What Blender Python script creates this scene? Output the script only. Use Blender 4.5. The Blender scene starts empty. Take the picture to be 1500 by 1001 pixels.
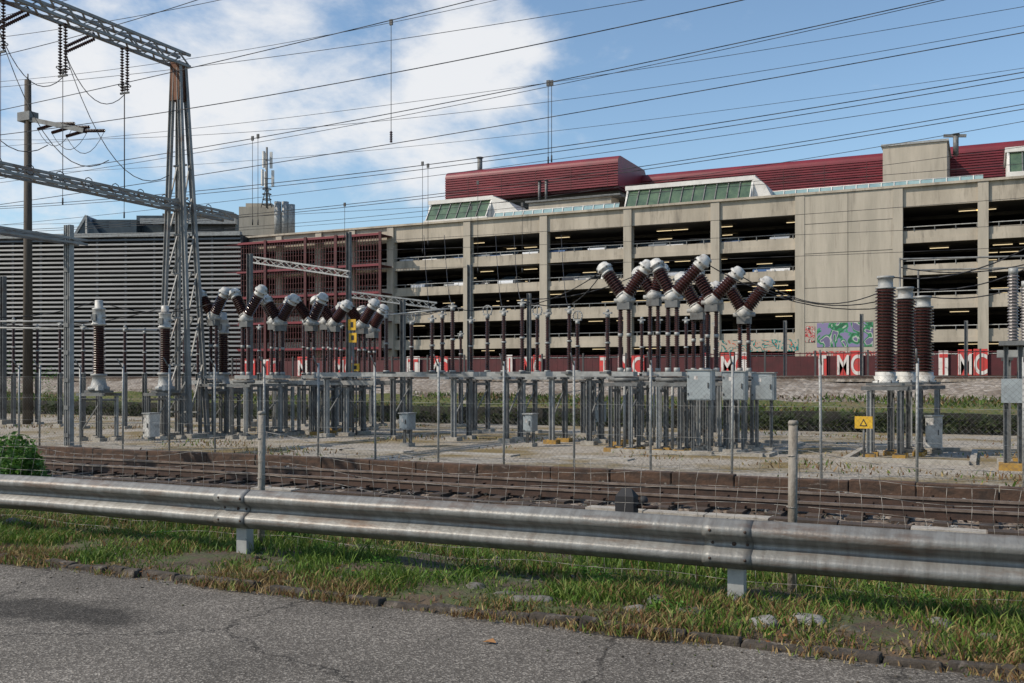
import bpy, math, random, bmesh
import numpy as np
from mathutils import Vector, Matrix
random.seed(7); np.random.seed(7)
S=bpy.context.scene
COL=S.collection
# ---------------------------------------------------------------- survey frame
TH=math.radians(25.55); F=1458.0; H=1.7; HZ=555.0
FW=Vector((-math.sin(TH),math.cos(TH),0)); RT=Vector((math.cos(TH),math.sin(TH),0))
def Ws(px,s,py=HZ):
    u=(px-750)/F
    p=FW*s+RT*(u*s)
    return Vector((p.x,p.y,H+s*(HZ-py)/F))
def WY(px,Y,py=HZ):
    u=(px-750)/F
    return Ws(px,Y/(math.cos(TH)+u*math.sin(TH)),py)
def zat(py,s): return H+s*(HZ-py)/F
GZ=-0.4
# ---------------------------------------------------------------- materials
M={}
def mat(name,c1,c2=None,scale=3,rough=.7,metal=0,bump=0,bscale=None,stretch=(1,1,1),c3=None,s3=.6,lo=.35,hi=.65,t3=(.55,.7),spec=.5,detail=6,st3=None):
    m=bpy.data.materials.new(name); m.use_nodes=True
    nt=m.node_tree; N=nt.nodes; L=nt.links
    b=N['Principled BSDF']; b.inputs['Roughness'].default_value=rough; b.inputs['Metallic'].default_value=metal
    b.inputs['Specular IOR Level'].default_value=spec
    if c2 is None: c2=tuple(x*.75 for x in c1)
    tc=N.new('ShaderNodeTexCoord'); mp=N.new('ShaderNodeMapping'); mp.inputs['Scale'].default_value=stretch
    L.new(tc.outputs['Object'],mp.inputs['Vector'])
    n=N.new('ShaderNodeTexNoise'); n.inputs['Scale'].default_value=scale; n.inputs['Detail'].default_value=detail; n.inputs['Roughness'].default_value=.65
    L.new(mp.outputs[0],n.inputs['Vector'])
    r=N.new('ShaderNodeValToRGB'); r.color_ramp.elements[0].position=lo; r.color_ramp.elements[1].position=hi
    r.color_ramp.elements[0].color=(*c1,1); r.color_ramp.elements[1].color=(*c2,1)
    L.new(n.outputs['Fac'],r.inputs['Fac']); out=r.outputs['Color']
    if c3:
        n3=N.new('ShaderNodeTexNoise'); n3.inputs['Scale'].default_value=s3; n3.inputs['Detail'].default_value=8
        n3.inputs['Roughness'].default_value=.7
        if st3:
            mp3=N.new('ShaderNodeMapping'); mp3.inputs['Scale'].default_value=st3; L.new(tc.outputs['Object'],mp3.inputs[0]); L.new(mp3.outputs[0],n3.inputs['Vector'])
        else: L.new(mp.outputs[0],n3.inputs['Vector'])
        r3=N.new('ShaderNodeMapRange'); r3.inputs['From Min'].default_value=t3[0]; r3.inputs['From Max'].default_value=t3[1]
        L.new(n3.outputs['Fac'],r3.inputs['Value'])
        mx=N.new('ShaderNodeMix'); mx.data_type='RGBA'
        L.new(r3.outputs[0],mx.inputs['Factor']); L.new(out,mx.inputs[6]); mx.inputs[7].default_value=(*c3,1); out=mx.outputs[2]
    L.new(out,b.inputs['Base Color'])
    if bump:
        nb=N.new('ShaderNodeTexNoise'); nb.inputs['Scale'].default_value=bscale or scale*6; nb.inputs['Detail'].default_value=5
        L.new(tc.outputs['Object'],nb.inputs['Vector'])
        bp=N.new('ShaderNodeBump'); bp.inputs['Strength'].default_value=bump; bp.inputs['Distance'].default_value=.02
        L.new(nb.outputs['Fac'],bp.inputs['Height']); L.new(bp.outputs[0],b.inputs['Normal'])
    M[name]=m; return m
def stones(name,cols,scale,rough=.95,bump=.9,c3=None,s3=.4,t3=(.5,.62),dist=.05):
    m=bpy.data.materials.new(name); m.use_nodes=True
    nt=m.node_tree; N=nt.nodes; L=nt.links; b=N['Principled BSDF']; b.inputs['Roughness'].default_value=rough
    b.inputs['Specular IOR Level'].default_value=.2
    tc=N.new('ShaderNodeTexCoord'); v=N.new('ShaderNodeTexVoronoi'); v.inputs['Scale'].default_value=scale
    L.new(tc.outputs['Object'],v.inputs['Vector'])
    sp=N.new('ShaderNodeSeparateColor'); L.new(v.outputs['Color'],sp.inputs[0])
    r=N.new('ShaderNodeValToRGB'); r.color_ramp.elements[0].color=(*cols[0],1); r.color_ramp.elements[1].color=(*cols[-1],1)
    for i,c in enumerate(cols[1:-1]):
        e=r.color_ramp.elements.new((i+1)/(len(cols)-1)); e.color=(*c,1)
    L.new(sp.outputs[0],r.inputs['Fac']); out=r.outputs['Color']
    if c3:
        n3=N.new('ShaderNodeTexNoise'); n3.inputs['Scale'].default_value=s3; n3.inputs['Detail'].default_value=10; n3.inputs['Roughness'].default_value=.7
        L.new(tc.outputs['Object'],n3.inputs['Vector'])
        r3=N.new('ShaderNodeMapRange'); r3.inputs['From Min'].default_value=t3[0]; r3.inputs['From Max'].default_value=t3[1]
        L.new(n3.outputs['Fac'],r3.inputs['Value'])
        mx=N.new('ShaderNodeMix'); mx.data_type='RGBA'
        L.new(r3.outputs[0],mx.inputs['Factor']); L.new(out,mx.inputs[6]); mx.inputs[7].default_value=(*c3,1); out=mx.outputs[2]
    L.new(out,b.inputs['Base Color'])
    bp=N.new('ShaderNodeBump'); bp.inputs['Strength'].default_value=bump; bp.inputs['Distance'].default_value=dist; bp.invert=True
    L.new(v.outputs['Distance'],bp.inputs['Height']); L.new(bp.outputs[0],b.inputs['Normal'])
    M[name]=m; return m
mat('galv',(.165,.168,.165),(.095,.097,.097),4,.6,.2,c3=(.09,.066,.048),s3=2,t3=(.56,.72))
mat('galv_light',(.34,.345,.335),(.22,.222,.218),4,.6,.15,c3=(.14,.12,.10),s3=2.5,t3=(.58,.75))
mat('galv_dark',(.08,.08,.08),(.05,.05,.05),4,.6,.3)
mat('head_white',(.56,.55,.52),(.36,.35,.33),6,.55,.05,c3=(.19,.165,.14),s3=3)
mat('porcelain',(.055,.019,.014),(.030,.011,.009),8,.2,0)
mat('porcelain_gray',(.17,.15,.145),(.11,.10,.10),8,.25,0)
mat('wire',(.03,.03,.035),(.02,.02,.02),3,.6,.3)
mat('fence_wire',(.40,.38,.35),(.22,.19,.16),10,.6,.3)
mat('conc',(.44,.385,.31),(.31,.27,.215),.5,.9,0,.3,8,(1,1,.28),c3=(.15,.13,.105),s3=1.2,t3=(.52,.76),st3=(1.3,1,.22))
mat('conc_panel',(.43,.38,.31),(.33,.295,.24),.6,.9,0,.3,8,(1.6,1,.2),c3=(.19,.165,.135),s3=1.0,t3=(.54,.80),st3=(1.6,1,.16))
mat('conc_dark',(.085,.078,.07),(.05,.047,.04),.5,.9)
mat('retaining',(.026,.024,.018),(.012,.012,.010),1.5,.95,0,.5,10,c3=(.03,.045,.015),s3=1.4,t3=(.5,.6))
mat('conc_foot',(.40,.37,.32),(.26,.235,.20),5,.9,0,.4,40,c3=(.14,.11,.08),s3=4)
mat('rustwall',(.095,.052,.032),(.030,.020,.015),2.5,.95,0,.8,14,(1,1,3),c3=(.24,.21,.18),s3=3,t3=(.60,.72))
mat('burg',(.175,.013,.022),(.12,.010,.016),.5,.5)
mat('burg_dark',(.085,.012,.015),(.048,.009,.010),1,.7)
mat('whitepaint',(.66,.64,.60),(.50,.48,.45),1,.6,c3=(.3,.28,.25),s3=.8,t3=(.6,.8))
mat('greenglass',(.10,.15,.09),(.05,.08,.055),1,.15,0)
mat('tealglass',(.26,.36,.36),(.17,.27,.29),1,.15,0)
mat('louvre',(.175,.18,.185),(.13,.135,.14),.6,.55,.2,stretch=(.3,.3,2))
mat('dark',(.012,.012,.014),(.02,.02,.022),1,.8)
mat('bluedark',(.05,.07,.085),(.03,.04,.05),1,.4)
mat('cabinet',(.31,.345,.355),(.23,.255,.265),3,.55,.05,c3=(.15,.15,.15),s3=2)
mat('yellow',(.65,.40,.02),(.5,.28,.02),5,.6)
mat('footyellow',(.40,.23,.04),(.24,.14,.04),9,.85,c3=(.14,.11,.08),s3=6)
mat('red',(.58,.045,.04),(.42,.04,.035),1.2,.75,c3=(.25,.09,.08),s3=1.8,t3=(.52,.68))
mat('bannerwhite',(.68,.64,.60),(.50,.46,.43),1.2,.75,c3=(.12,.09,.09),s3=1.8,t3=(.56,.66))
mat('wood',(.085,.068,.052),(.05,.041,.032),3,.85,0,.5,20,(6,6,.5))
mat('railsteel',(.070,.038,.025),(.037,.022,.016),6,.7,.2)
mat('railtop',(.34,.26,.21),(.18,.13,.10),5,.38,.6)
mat('sleeper',(.070,.047,.033),(.032,.023,.017),3,.9,0,.6,20)
mat('postconc',(.27,.245,.21),(.16,.14,.115),6,.8,0,.4,40,(1,1,.3),c3=(.09,.07,.05),s3=6,t3=(.5,.7))
mat('soil',(.10,.070,.044),(.050,.036,.024),5,.95,0,1,26,c3=(.055,.07,.022),s3=2.2,t3=(.46,.58))
mat('farground',(.10,.11,.06),(.16,.14,.10),.3,.95)
mat('stone',(.19,.18,.165),(.10,.093,.082),8,.95,0,.8,26,c3=(.06,.055,.035),s3=6,t3=(.48,.58))
mat('stone_pale',(.27,.265,.255),(.17,.165,.155),8,.9,0,.8,26,c3=(.09,.08,.06),s3=6,t3=(.52,.62))
mat('kerb',(.065,.052,.040),(.028,.022,.017),6,.95,0,1,25,c3=(.13,.11,.09),s3=9,t3=(.54,.64))
mat('leafbrown',(.30,.15,.05),(.2,.09,.03),9,.8)
stones('ballast',[(.16,.12,.09),(.24,.195,.155),(.08,.056,.042),(.33,.285,.24)],13,c3=(.07,.046,.032),s3=.5,t3=(.46,.62))
stones('ballast_far',[(.28,.24,.20),(.17,.14,.11),(.36,.32,.28)],5,c3=(.13,.10,.075),s3=.5)
stones('yard',[(.33,.295,.245),(.235,.21,.175),(.42,.38,.33)],14,bump=.5,c3=(.18,.135,.062),s3=.33,t3=(.46,.60))
stones('grassbank',[(.07,.10,.025),(.13,.12,.04),(.05,.075,.02)],7,c3=(.16,.13,.07),s3=.3)
def foliage(name):
    m=bpy.data.materials.new(name); m.use_nodes=True; N=m.node_tree.nodes; L=m.node_tree.links; b=N['Principled BSDF']
    a=N.new('ShaderNodeAttribute'); a.attribute_name='Col'; L.new(a.outputs['Color'],b.inputs['Base Color'])
    b.inputs['Roughness'].default_value=.6; b.inputs['Specular IOR Level'].default_value=.25
    tr=N.new('ShaderNodeBsdfTranslucent'); L.new(a.outputs['Color'],tr.inputs['Color'])
    ms=N.new('ShaderNodeMixShader'); ms.inputs[0].default_value=.3
    L.new(b.outputs[0],ms.inputs[1]); L.new(tr.outputs[0],ms.inputs[2]); L.new(ms.outputs[0],N['Material Output'].inputs[0])
    M[name]=m
foliage('leaf')
def emis(name,c,st):
    m=bpy.data.materials.new(name); m.use_nodes=True; b=m.node_tree.nodes['Principled BSDF']
    b.inputs['Base Color'].default_value=(*c,1); b.inputs['Emission Color'].default_value=(*c,1); b.inputs['Emission Strength'].default_value=st; M[name]=m
emis('lamp',(1,.78,.45),.95)
def asphalt():
    m=bpy.data.materials.new('asphalt'); m.use_nodes=True; N=m.node_tree.nodes; L=m.node_tree.links; b=N['Principled BSDF']
    b.inputs['Roughness'].default_value=.9; b.inputs['Specular IOR Level'].default_value=.2
    tc=N.new('ShaderNodeTexCoord')
    v=N.new('ShaderNodeTexVoronoi'); v.inputs['Scale'].default_value=95; L.new(tc.outputs['Object'],v.inputs['Vector'])
    sp=N.new('ShaderNodeSeparateColor'); L.new(v.outputs['Color'],sp.inputs[0])
    r=N.new('ShaderNodeValToRGB'); e=r.color_ramp.elements
    e[0].color=(.070,.062,.053,1); e[1].color=(.34,.31,.27,1); x=e.new(.7); x.color=(.145,.130,.112,1)
    L.new(sp.outputs[0],r.inputs[0])
    n=N.new('ShaderNodeTexNoise'); n.inputs['Scale'].default_value=.9; n.inputs['Detail'].default_value=8; L.new(tc.outputs['Object'],n.inputs['Vector'])
    mr=N.new('ShaderNodeMapRange'); mr.inputs['From Min'].default_value=.3; mr.inputs['From Max'].default_value=.7; mr.inputs['To Min'].default_value=.68; mr.inputs['To Max'].default_value=1.15
    L.new(n.outputs['Fac'],mr.inputs['Value'])
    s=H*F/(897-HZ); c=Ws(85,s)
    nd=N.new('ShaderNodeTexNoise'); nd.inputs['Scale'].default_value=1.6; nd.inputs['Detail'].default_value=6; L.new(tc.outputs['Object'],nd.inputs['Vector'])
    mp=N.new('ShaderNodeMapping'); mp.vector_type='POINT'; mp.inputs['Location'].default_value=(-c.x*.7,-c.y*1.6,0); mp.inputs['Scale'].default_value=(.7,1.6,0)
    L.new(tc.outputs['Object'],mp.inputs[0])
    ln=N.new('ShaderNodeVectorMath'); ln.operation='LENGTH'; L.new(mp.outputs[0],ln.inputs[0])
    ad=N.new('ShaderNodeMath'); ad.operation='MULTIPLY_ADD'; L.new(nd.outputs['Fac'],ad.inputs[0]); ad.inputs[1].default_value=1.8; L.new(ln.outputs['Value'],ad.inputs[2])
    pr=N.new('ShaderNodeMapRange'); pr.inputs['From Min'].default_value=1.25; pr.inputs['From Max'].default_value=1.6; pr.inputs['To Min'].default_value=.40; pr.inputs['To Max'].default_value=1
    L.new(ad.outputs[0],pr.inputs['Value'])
    cr=N.new('ShaderNodeTexVoronoi'); cr.feature='DISTANCE_TO_EDGE'; cr.inputs['Scale'].default_value=.33
    nc=N.new('ShaderNodeTexNoise'); nc.inputs['Scale'].default_value=2.6; nc.inputs['Detail'].default_value=9; nc.inputs['Roughness'].default_value=.7; L.new(tc.outputs['Object'],nc.inputs['Vector'])
    na=N.new('ShaderNodeVectorMath'); na.operation='MULTIPLY_ADD'; L.new(nc.outputs['Color'],na.inputs[0]); na.inputs[1].default_value=(.6,.6,0); L.new(tc.outputs['Object'],na.inputs[2])
    L.new(na.outputs[0],cr.inputs['Vector'])
    c2=N.new('ShaderNodeMapRange'); c2.inputs['From Min'].default_value=.0; c2.inputs['From Max'].default_value=.006; c2.inputs['To Min'].default_value=.30; c2.inputs['To Max'].default_value=1
    L.new(cr.outputs['Distance'],c2.inputs['Value'])
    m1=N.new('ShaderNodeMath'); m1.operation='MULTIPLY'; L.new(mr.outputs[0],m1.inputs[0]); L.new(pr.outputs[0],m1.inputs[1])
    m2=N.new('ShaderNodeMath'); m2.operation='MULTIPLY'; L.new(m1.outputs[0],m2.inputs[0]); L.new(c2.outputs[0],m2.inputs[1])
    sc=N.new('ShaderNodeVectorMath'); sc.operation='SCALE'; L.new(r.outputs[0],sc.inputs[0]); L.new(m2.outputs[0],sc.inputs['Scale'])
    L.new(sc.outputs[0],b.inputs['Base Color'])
    bp=N.new('ShaderNodeBump'); bp.inputs['Strength'].default_value=.6; bp.inputs['Distance'].default_value=.006; L.new(v.outputs['Distance'],bp.inputs['Height']); L.new(bp.outputs[0],b.inputs['Normal'])
    M['asphalt']=m
asphalt()
mat('railmetal',(.215,.215,.205),(.135,.128,.118),1.6,.50,.30,.2,30,(9,1,1.2),c3=(.115,.070,.045),s3=1.3,t3=(.50,.72),st3=(1.2,1,9))
def graffiti(name,base,cols,scale,th,step=.045):
    m=bpy.data.materials.new(name); m.use_nodes=True; N=m.node_tree.nodes; L=m.node_tree.links; b=N['Principled BSDF']; b.inputs['Roughness'].default_value=.8
    tc=N.new('ShaderNodeTexCoord'); n=N.new('ShaderNodeTexNoise'); n.inputs['Scale'].default_value=scale; n.inputs['Detail'].default_value=1.5; n.inputs['Distortion'].default_value=1.6
    L.new(tc.outputs['Object'],n.inputs['Vector'])
    r=N.new('ShaderNodeValToRGB'); r.color_ramp.interpolation='CONSTANT'; e=r.color_ramp.elements
    e[0].color=(*base,1); e[1].position=th; e[1].color=(*cols[0],1)
    for i,c in enumerate(cols[1:]):
        x=e.new(th+step*(i+1)); x.color=(*c,1)
    L.new(n.outputs['Fac'],r.inputs[0]); L.new(r.outputs[0],b.inputs['Base Color']); M[name]=m
graffiti('graf1',(.13,.11,.20),[(.38,.40,.36),(.03,.20,.08),(.02,.10,.05),(.05,.24,.12),(.20,.17,.30)],.75,.40,.035)
graffiti('graf2',(.36,.31,.25),[(.0,.20,.18),(.0,.04,.05),(.02,.26,.24),(.46,.08,.03),(.36,.31,.25)],1.3,.44,.03)
graffiti('graf3',(.34,.30,.25),[(.45,.05,.05),(.03,.03,.03),(.50,.46,.42),(.40,.07,.06)],1.6,.44)
# ---------------------------------------------------------------- mesh builder
class MB:
    def __init__(s): s.v=[]; s.f=[]; s.m=[]; s.sm=[]; s.ml=[]
    def mi(s,k):
        if k not in s.ml: s.ml.append(k)
        return s.ml.index(k)
    def add(s,vs,fs,k,smooth=False):
        o=len(s.v); s.v+= [tuple(v) for v in vs]; i=s.mi(k)
        for f in fs: s.f.append(tuple(o+a for a in f)); s.m.append(i); s.sm.append(smooth)
    def box(s,c,d,k,rz=0):
        x,y,z=d[0]/2,d[1]/2,d[2]/2; cs,sn=math.cos(rz),math.sin(rz)
        vs=[]
        for a,b,e in [(-x,-y,-z),(x,-y,-z),(x,y,-z),(-x,y,-z),(-x,-y,z),(x,-y,z),(x,y,z),(-x,y,z)]:
            vs.append((c[0]+a*cs-b*sn,c[1]+a*sn+b*cs,c[2]+e))
        s.add(vs,[(3,2,1,0),(4,5,6,7),(0,1,5,4),(1,2,6,5),(2,3,7,6),(3,0,4,7)],k)
    def bb(s,x0,x1,y0,y1,z0,z1,k): s.box(((x0+x1)/2,(y0+y1)/2,(z0+z1)/2),(abs(x1-x0),abs(y1-y0),abs(z1-z0)),k)
    def frame(s,p0,p1):
        p0=Vector(p0);p1=Vector(p1); d=(p1-p0); 
        if d.length<1e-6: d=Vector((0,0,1))
        d.normalize(); up=Vector((0,0,1)) if abs(d.z)<.95 else Vector((0,1,0))
        a=d.cross(up).normalized(); b=a.cross(d).normalized(); return p0,p1,a,b
    def beam(s,p0,p1,w,h,k):
        p0,p1,a,b=s.frame(p0,p1); vs=[]
        for p in (p0,p1):
            for i,j in ((-1,-1),(1,-1),(1,1),(-1,1)): vs.append(p+a*(i*w/2)+b*(j*h/2))
        s.add(vs,[(0,1,2,3),(7,6,5,4),(0,4,5,1),(1,5,6,2),(2,6,7,3),(3,7,4,0)],k)
    def hbeam(s,p0,p1,w,h,k,t=.018):
        p0,p1,a,b=s.frame(p0,p1)
        s.beam(p0+a*(w/2-t/2),p1+a*(w/2-t/2),t,h,k); s.beam(p0-a*(w/2-t/2),p1-a*(w/2-t/2),t,h,k); 
        s.beam(p0,p1,w-2*t,t,k)
    def lathe(s,p0,p1,prof,k,seg=10,smooth=True):
        p0,p1,a,b=s.frame(p0,p1); d=p1-p0; vs=[];fs=[]
        for t,r in prof:
            c=p0+d*t
            for i in range(seg):
                an=2*math.pi*i/seg; vs.append(c+a*(r*math.cos(an))+b*(r*math.sin(an)))
        n=len(prof)
        for j in range(n-1):
            for i in range(seg):
                i2=(i+1)%seg; fs.append((j*seg+i,j*seg+i2,(j+1)*seg+i2,(j+1)*seg+i))
        fs.append(tuple(range(seg-1,-1,-1))); fs.append(tuple((n-1)*seg+i for i in range(seg)))
        s.add(vs,fs,k,smooth)
    def cyl(s,p0,p1,r,k,seg=8,r1=None): s.lathe(p0,p1,[(0,r),(1,r if r1 is None else r1)],k,seg)
    def insul(s,p0,p1,r,k='porcelain',pitch=.07,seg=12,core=.62):
        L=(Vector(p1)-Vector(p0)).length; n=max(3,int(L/pitch)); pr=[]
        for i in range(n):
            t=i/n; pr+= [(t,r*core),(t+.15/n,r*core),(t+.28/n,r),(t+.42/n,r*.97),(t+.80/n,r*core*1.05)]
        pr.append((1,r*core)); s.lathe(p0,p1,pr,k,seg,smooth=False)
    def ball(s,c,r,k,seg=10,sq=1):
        c=Vector(c); pr=[(0.5-0.5*math.cos(math.pi*i/6),r*max(.03,math.sin(math.pi*i/6))) for i in range(7)]
        s.lathe(c-Vector((0,0,r*sq)),c+Vector((0,0,r*sq)),pr,k,seg)
    def tube(s,pts,r,k,seg=5):
        for a,b in zip(pts[:-1],pts[1:]): s.cyl(a,b,r,k,seg)
    def ring(s,c,R,r,k,ax='y',n=14):
        pts=[]
        for i in range(n+1):
            a=2*math.pi*i/n
            if ax=='y': pts.append(Vector(c)+Vector((R*math.cos(a),0,R*math.sin(a))))
            elif ax=='x': pts.append(Vector(c)+Vector((0,R*math.cos(a),R*math.sin(a))))
            else: pts.append(Vector(c)+Vector((R*math.cos(a),R*math.sin(a),0)))
        s.tube(pts,r,k,5)
    def obj(s,name,parent=None,bevel=0):
        me=bpy.data.meshes.new(name); me.from_pydata(s.v,[],s.f)
        for k in s.ml: me.materials.append(M[k])
        me.polygons.foreach_set('material_index',s.m); me.polygons.foreach_set('use_smooth',s.sm); me.update()
        o=bpy.data.objects.new(name,me); COL.objects.link(o)
        if parent: o.parent=parent
        if bevel:
            b=o.modifiers.new('b','BEVEL'); b.width=bevel; b.segments=2; b.limit_method='ANGLE'
        return o
def empty(name):
    e=bpy.data.objects.new(name,None); COL.objects.link(e); return e
def catenary(a,b,sag,n=14):
    a=Vector(a);b=Vector(b); return [a.lerp(b,i/n)-Vector((0,0,4*sag*(i/n)*(1-i/n))) for i in range(n+1)]
# ---------------------------------------------------------------- ground
def terrain():
    prof=[(-400,-.02,'farground'),(-6,-.02,'soil'),(6.30,-.02,'soil'),(6.52,.05,'soil'),(7.3,.05,'soil'),(8.3,.01,'soil'),(9.4,-.12,'soil'),(11.3,-.54,'ballast'),
          (20.25,-.54,'ballast'),(20.30,-.41,'yard'),(41.5,-.4,'soil'),(41.55,-.4,'conc_dark'),(41.6,.28,'grassbank'),(46.2,.75,'ballast_far'),(50.5,1.62,'ballast_far'),(64,1.62,'farground'),(2500,1.5,'farground')]
    xs=[-1800,-400,-150]+list(np.arange(-100,40,.8))+[60,150,400,1800]
    mb=MB(); vs=[]; ys=[]
    for i in range(len(prof)-1):
        y0,z0,k=prof[i]; y1,z1,_=prof[i+1]
        n=1
        if 6<y0<12: n=4
        if y0 in (11.3,): n=14
        for j in range(n): ys.append((y0+(y1-y0)*j/n,z0+(z1-z0)*j/n,k))
    ys.append((*prof[-1][:2],prof[-1][2]))
    nx=len(xs)
    for (y,z,k) in ys:
        for x in xs:
            dz=0
            if 6.5<y<11 : dz=.025*math.sin(x*1.9+y*3)+.02*math.sin(x*4.3-y*2)
            if 11.3<y<20.2: dz=.03*math.sin(x*1.1+y*4)+random.uniform(-.02,.02)
            if 45<y<51: dz=.12*math.sin(x*.35)+.06*math.sin(x*1.3+y)
            vs.append((x,y,z+dz))
    for r in range(len(ys)-1):
        fs=[(r*nx+i,r*nx+i+1,(r+1)*nx+i+1,(r+1)*nx+i) for i in range(nx-1)]
        o=mb.mi(ys[r][2])
        for f in fs: mb.f.append(f); mb.m.append(o); mb.sm.append(False)
    mb.v=vs; mb.obj('ground')
terrain()
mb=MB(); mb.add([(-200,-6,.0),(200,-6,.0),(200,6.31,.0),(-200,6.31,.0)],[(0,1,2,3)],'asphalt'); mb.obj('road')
mb=MB(); x=-45
while x<14:
    l=random.uniform(.12,.45); j=random.uniform(-.03,.03); h=random.uniform(.03,.075)
    vs=[]
    for (a,b,c) in [(0,0,-.05),(l-.002,0,-.05),(l-.002,.13,-.05),(0,.13,-.05),(.01,.025,h),(l-.010,.025,h),(l-.010,.12,h),(.01,.12,h)]:
        vs.append((x+a+random.uniform(-.012,.012),6.28+b+j+random.uniform(-.02,.02),c+random.uniform(-.016,.016)))
    mb.add(vs,[(3,2,1,0),(4,5,6,7),(0,1,5,4),(1,2,6,5),(2,3,7,6),(3,0,4,7)],'kerb'); x+=l
mb.obj('kerb',bevel=.016)
# ---------------------------------------------------------------- grass
G4=np.array([[.085,.155,.022],[.12,.195,.030],[.055,.11,.016],[.16,.205,.045]]); Y3=np.array([[.33,.25,.11],[.24,.155,.07],[.17,.09,.04]])
def blades(name,n,xr,yr,zf,hr,dens,green=.6,w=.006,tone=1):
    X=np.random.uniform(*xr,n); Y=np.random.uniform(*yr,n)
    d=dens(X,Y); keep=np.random.rand(n)<d; X=X[keep];Y=Y[keep];d=d[keep]; n=len(X)
    Z=zf(X,Y); h=np.random.uniform(*hr,n)*(.5+.8*d)*(0.7+.6*np.random.rand(n)); a=np.random.rand(n)*6.283; 
    lean=np.random.uniform(.2,1.2,n)*h; la=np.random.rand(n)*6.283
    wx=np.cos(a)*w*(.6+.8*np.random.rand(n)); wy=np.sin(a)*w
    lx=np.cos(la)*lean; ly=np.sin(la)*lean
    V=np.zeros((n,5,3))
    V[:,0]=np.stack([X-wx,Y-wy,Z],1); V[:,1]=np.stack([X+wx,Y+wy,Z],1)
    V[:,2]=np.stack([X-wx*.8+lx*.35,Y-wy*.8+ly*.35,Z+h*.6],1); V[:,3]=np.stack([X+wx*.8+lx*.35,Y+wy*.8+ly*.35,Z+h*.6],1)
    V[:,4]=np.stack([X+lx,Y+ly,Z+h],1)
    me=bpy.data.meshes.new(name); me.vertices.add(n*5); me.vertices.foreach_set('co',V.reshape(-1))
    base=np.arange(n)*5
    Q=np.stack([base,base+1,base+3,base+2],1); T=np.stack([base+2,base+3,base+4],1)
    loops=np.concatenate([Q.reshape(-1),T.reshape(-1)]); me.loops.add(len(loops)); me.loops.foreach_set('vertex_index',loops.astype(np.int32))
    me.polygons.add(2*n); st=np.concatenate([np.arange(n)*4,4*n+np.arange(n)*3]); me.polygons.foreach_set('loop_start',st.astype(np.int32))
    try: me.polygons.foreach_set('loop_total',np.concatenate([np.full(n,4),np.full(n,3)]).astype(np.int32))
    except Exception: pass
    me.update(); me.validate()
    pat=.5+.5*np.sin(X*.9+1.3*np.sin(Y*1.7))*np.sin(Y*2.1+X*.3)
    isg=np.random.rand(n)<(green*(.55+.6*pat))
    C=np.where(isg[:,None],G4[np.random.randint(0,4,n)],Y3[np.random.randint(0,3,n)])*(.7+.6*np.random.rand(n))[:,None]*tone
    C4=np.ones((n,5,4)); C4[:,:,:3]=C[:,None,:]
    at=me.color_attributes.new('Col','FLOAT_COLOR','POINT'); at.data.foreach_set('color',C4.reshape(-1))
    me.materials.append(M['leaf']); o=bpy.data.objects.new(name,me); COL.objects.link(o); return o
def zv(X,Y): return np.interp(Y,[6.3,6.52,7.3,8.3,9.4,11.3,20.25,20.3,41.5,41.6,46.2,50.5],[.02,.05,.05,.01,-.12,-.54,-.54,-.41,-.4,.28,.75,1.6])-.01
def patch(X,Y):
    return np.sin(X*1.7+np.sin(Y*2.3)*1.5)*np.sin(Y*3.1+X*.8)+.6*np.sin(X*4.1-Y*2.7)+.4*np.sin(X*7.7+Y*5.1)+.5*np.sin(X*.6+2)
def dn(X,Y):
    edge=np.clip((Y-6.42)/.5,0,1)
    return np.clip(.30+.34*edge+.36*patch(X,Y),.07,1)
blades('verge_grass',260000,(-20,4.2),(6.42,10.2),zv,(.03,.095),dn,.95)
blades('kerb_grass',42000,(-20,4.2),(6.18,6.66),zv,(.02,.075),lambda X,Y:np.clip(.5+.45*np.sin(X*2.1)+.4*np.sin(X*5.3),.08,1),.22,.005)
blades('tall_grass',30000,(-20,4.2),(7.4,9.8),zv,(.12,.28),lambda X,Y:np.clip(.15+.7*np.sin(X*1.1+1)*np.sin(Y*2),.03,1),.85,.006)
blades('yard_grass',46000,(-75,12),(20.6,41),zv,(.05,.15),lambda X,Y:np.clip(-.1+.8*np.sin(X*.33+np.sin(Y*.5)*2)*np.sin(Y*.42+1)+.3*np.sin(X*1.3),0,1),.3,.02)
blades('bank_grass',45000,(-110,25),(41.7,46.8),zv,(.08,.22),lambda X,Y:np.clip(.45+.5*np.sin(X*.3+Y),.1,1),.8,.035,.72)
def leaves(name,blobs,n,size,cols):
    mb=MB(); vs=[];fs=[];cc=[]
    for k in range(n):
        c,r=random.choice(blobs)
        while True:
            d=Vector((random.uniform(-1,1),random.uniform(-1,1),random.uniform(-1,1)))
            if .25<d.length<1: break
        p=Vector(c)+Vector((d.x*r[0],d.y*r[1],d.z*r[2])); s=size*random.uniform(.5,1.3)
        a=Vector((random.gauss(0,1),random.gauss(0,1),random.gauss(0,.5))).normalized(); b=a.cross(Vector((random.gauss(0,1),random.gauss(0,1),random.gauss(0,1)))).normalized()
        o=len(vs); vs+=[p-a*s,p+b*s*.4,p+a*s,p-b*s*.4]; fs.append((o,o+1,o+2,o+3))
        q=random.choice(cols); f=random.uniform(.6,1.3); cc+=[(q[0]*f,q[1]*f,q[2]*f,1)]*4
    mb.add(vs,fs,'leaf'); o=mb.obj(name); at=o.data.color_attributes.new('Col','FLOAT_COLOR','POINT'); at.data.foreach_set('color',[x for c in cc for x in c]); return o
GR=[(.04,.10,.018),(.07,.155,.025),(.10,.20,.04)]
bl=[]
for i in range(26):
    p=Ws(random.uniform(-60,62),random.uniform(13.6,16.5)); bl.append(((p.x,p.y,random.uniform(-.1,.75)),(.26,.26,random.uniform(.25,.5))))
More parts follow.
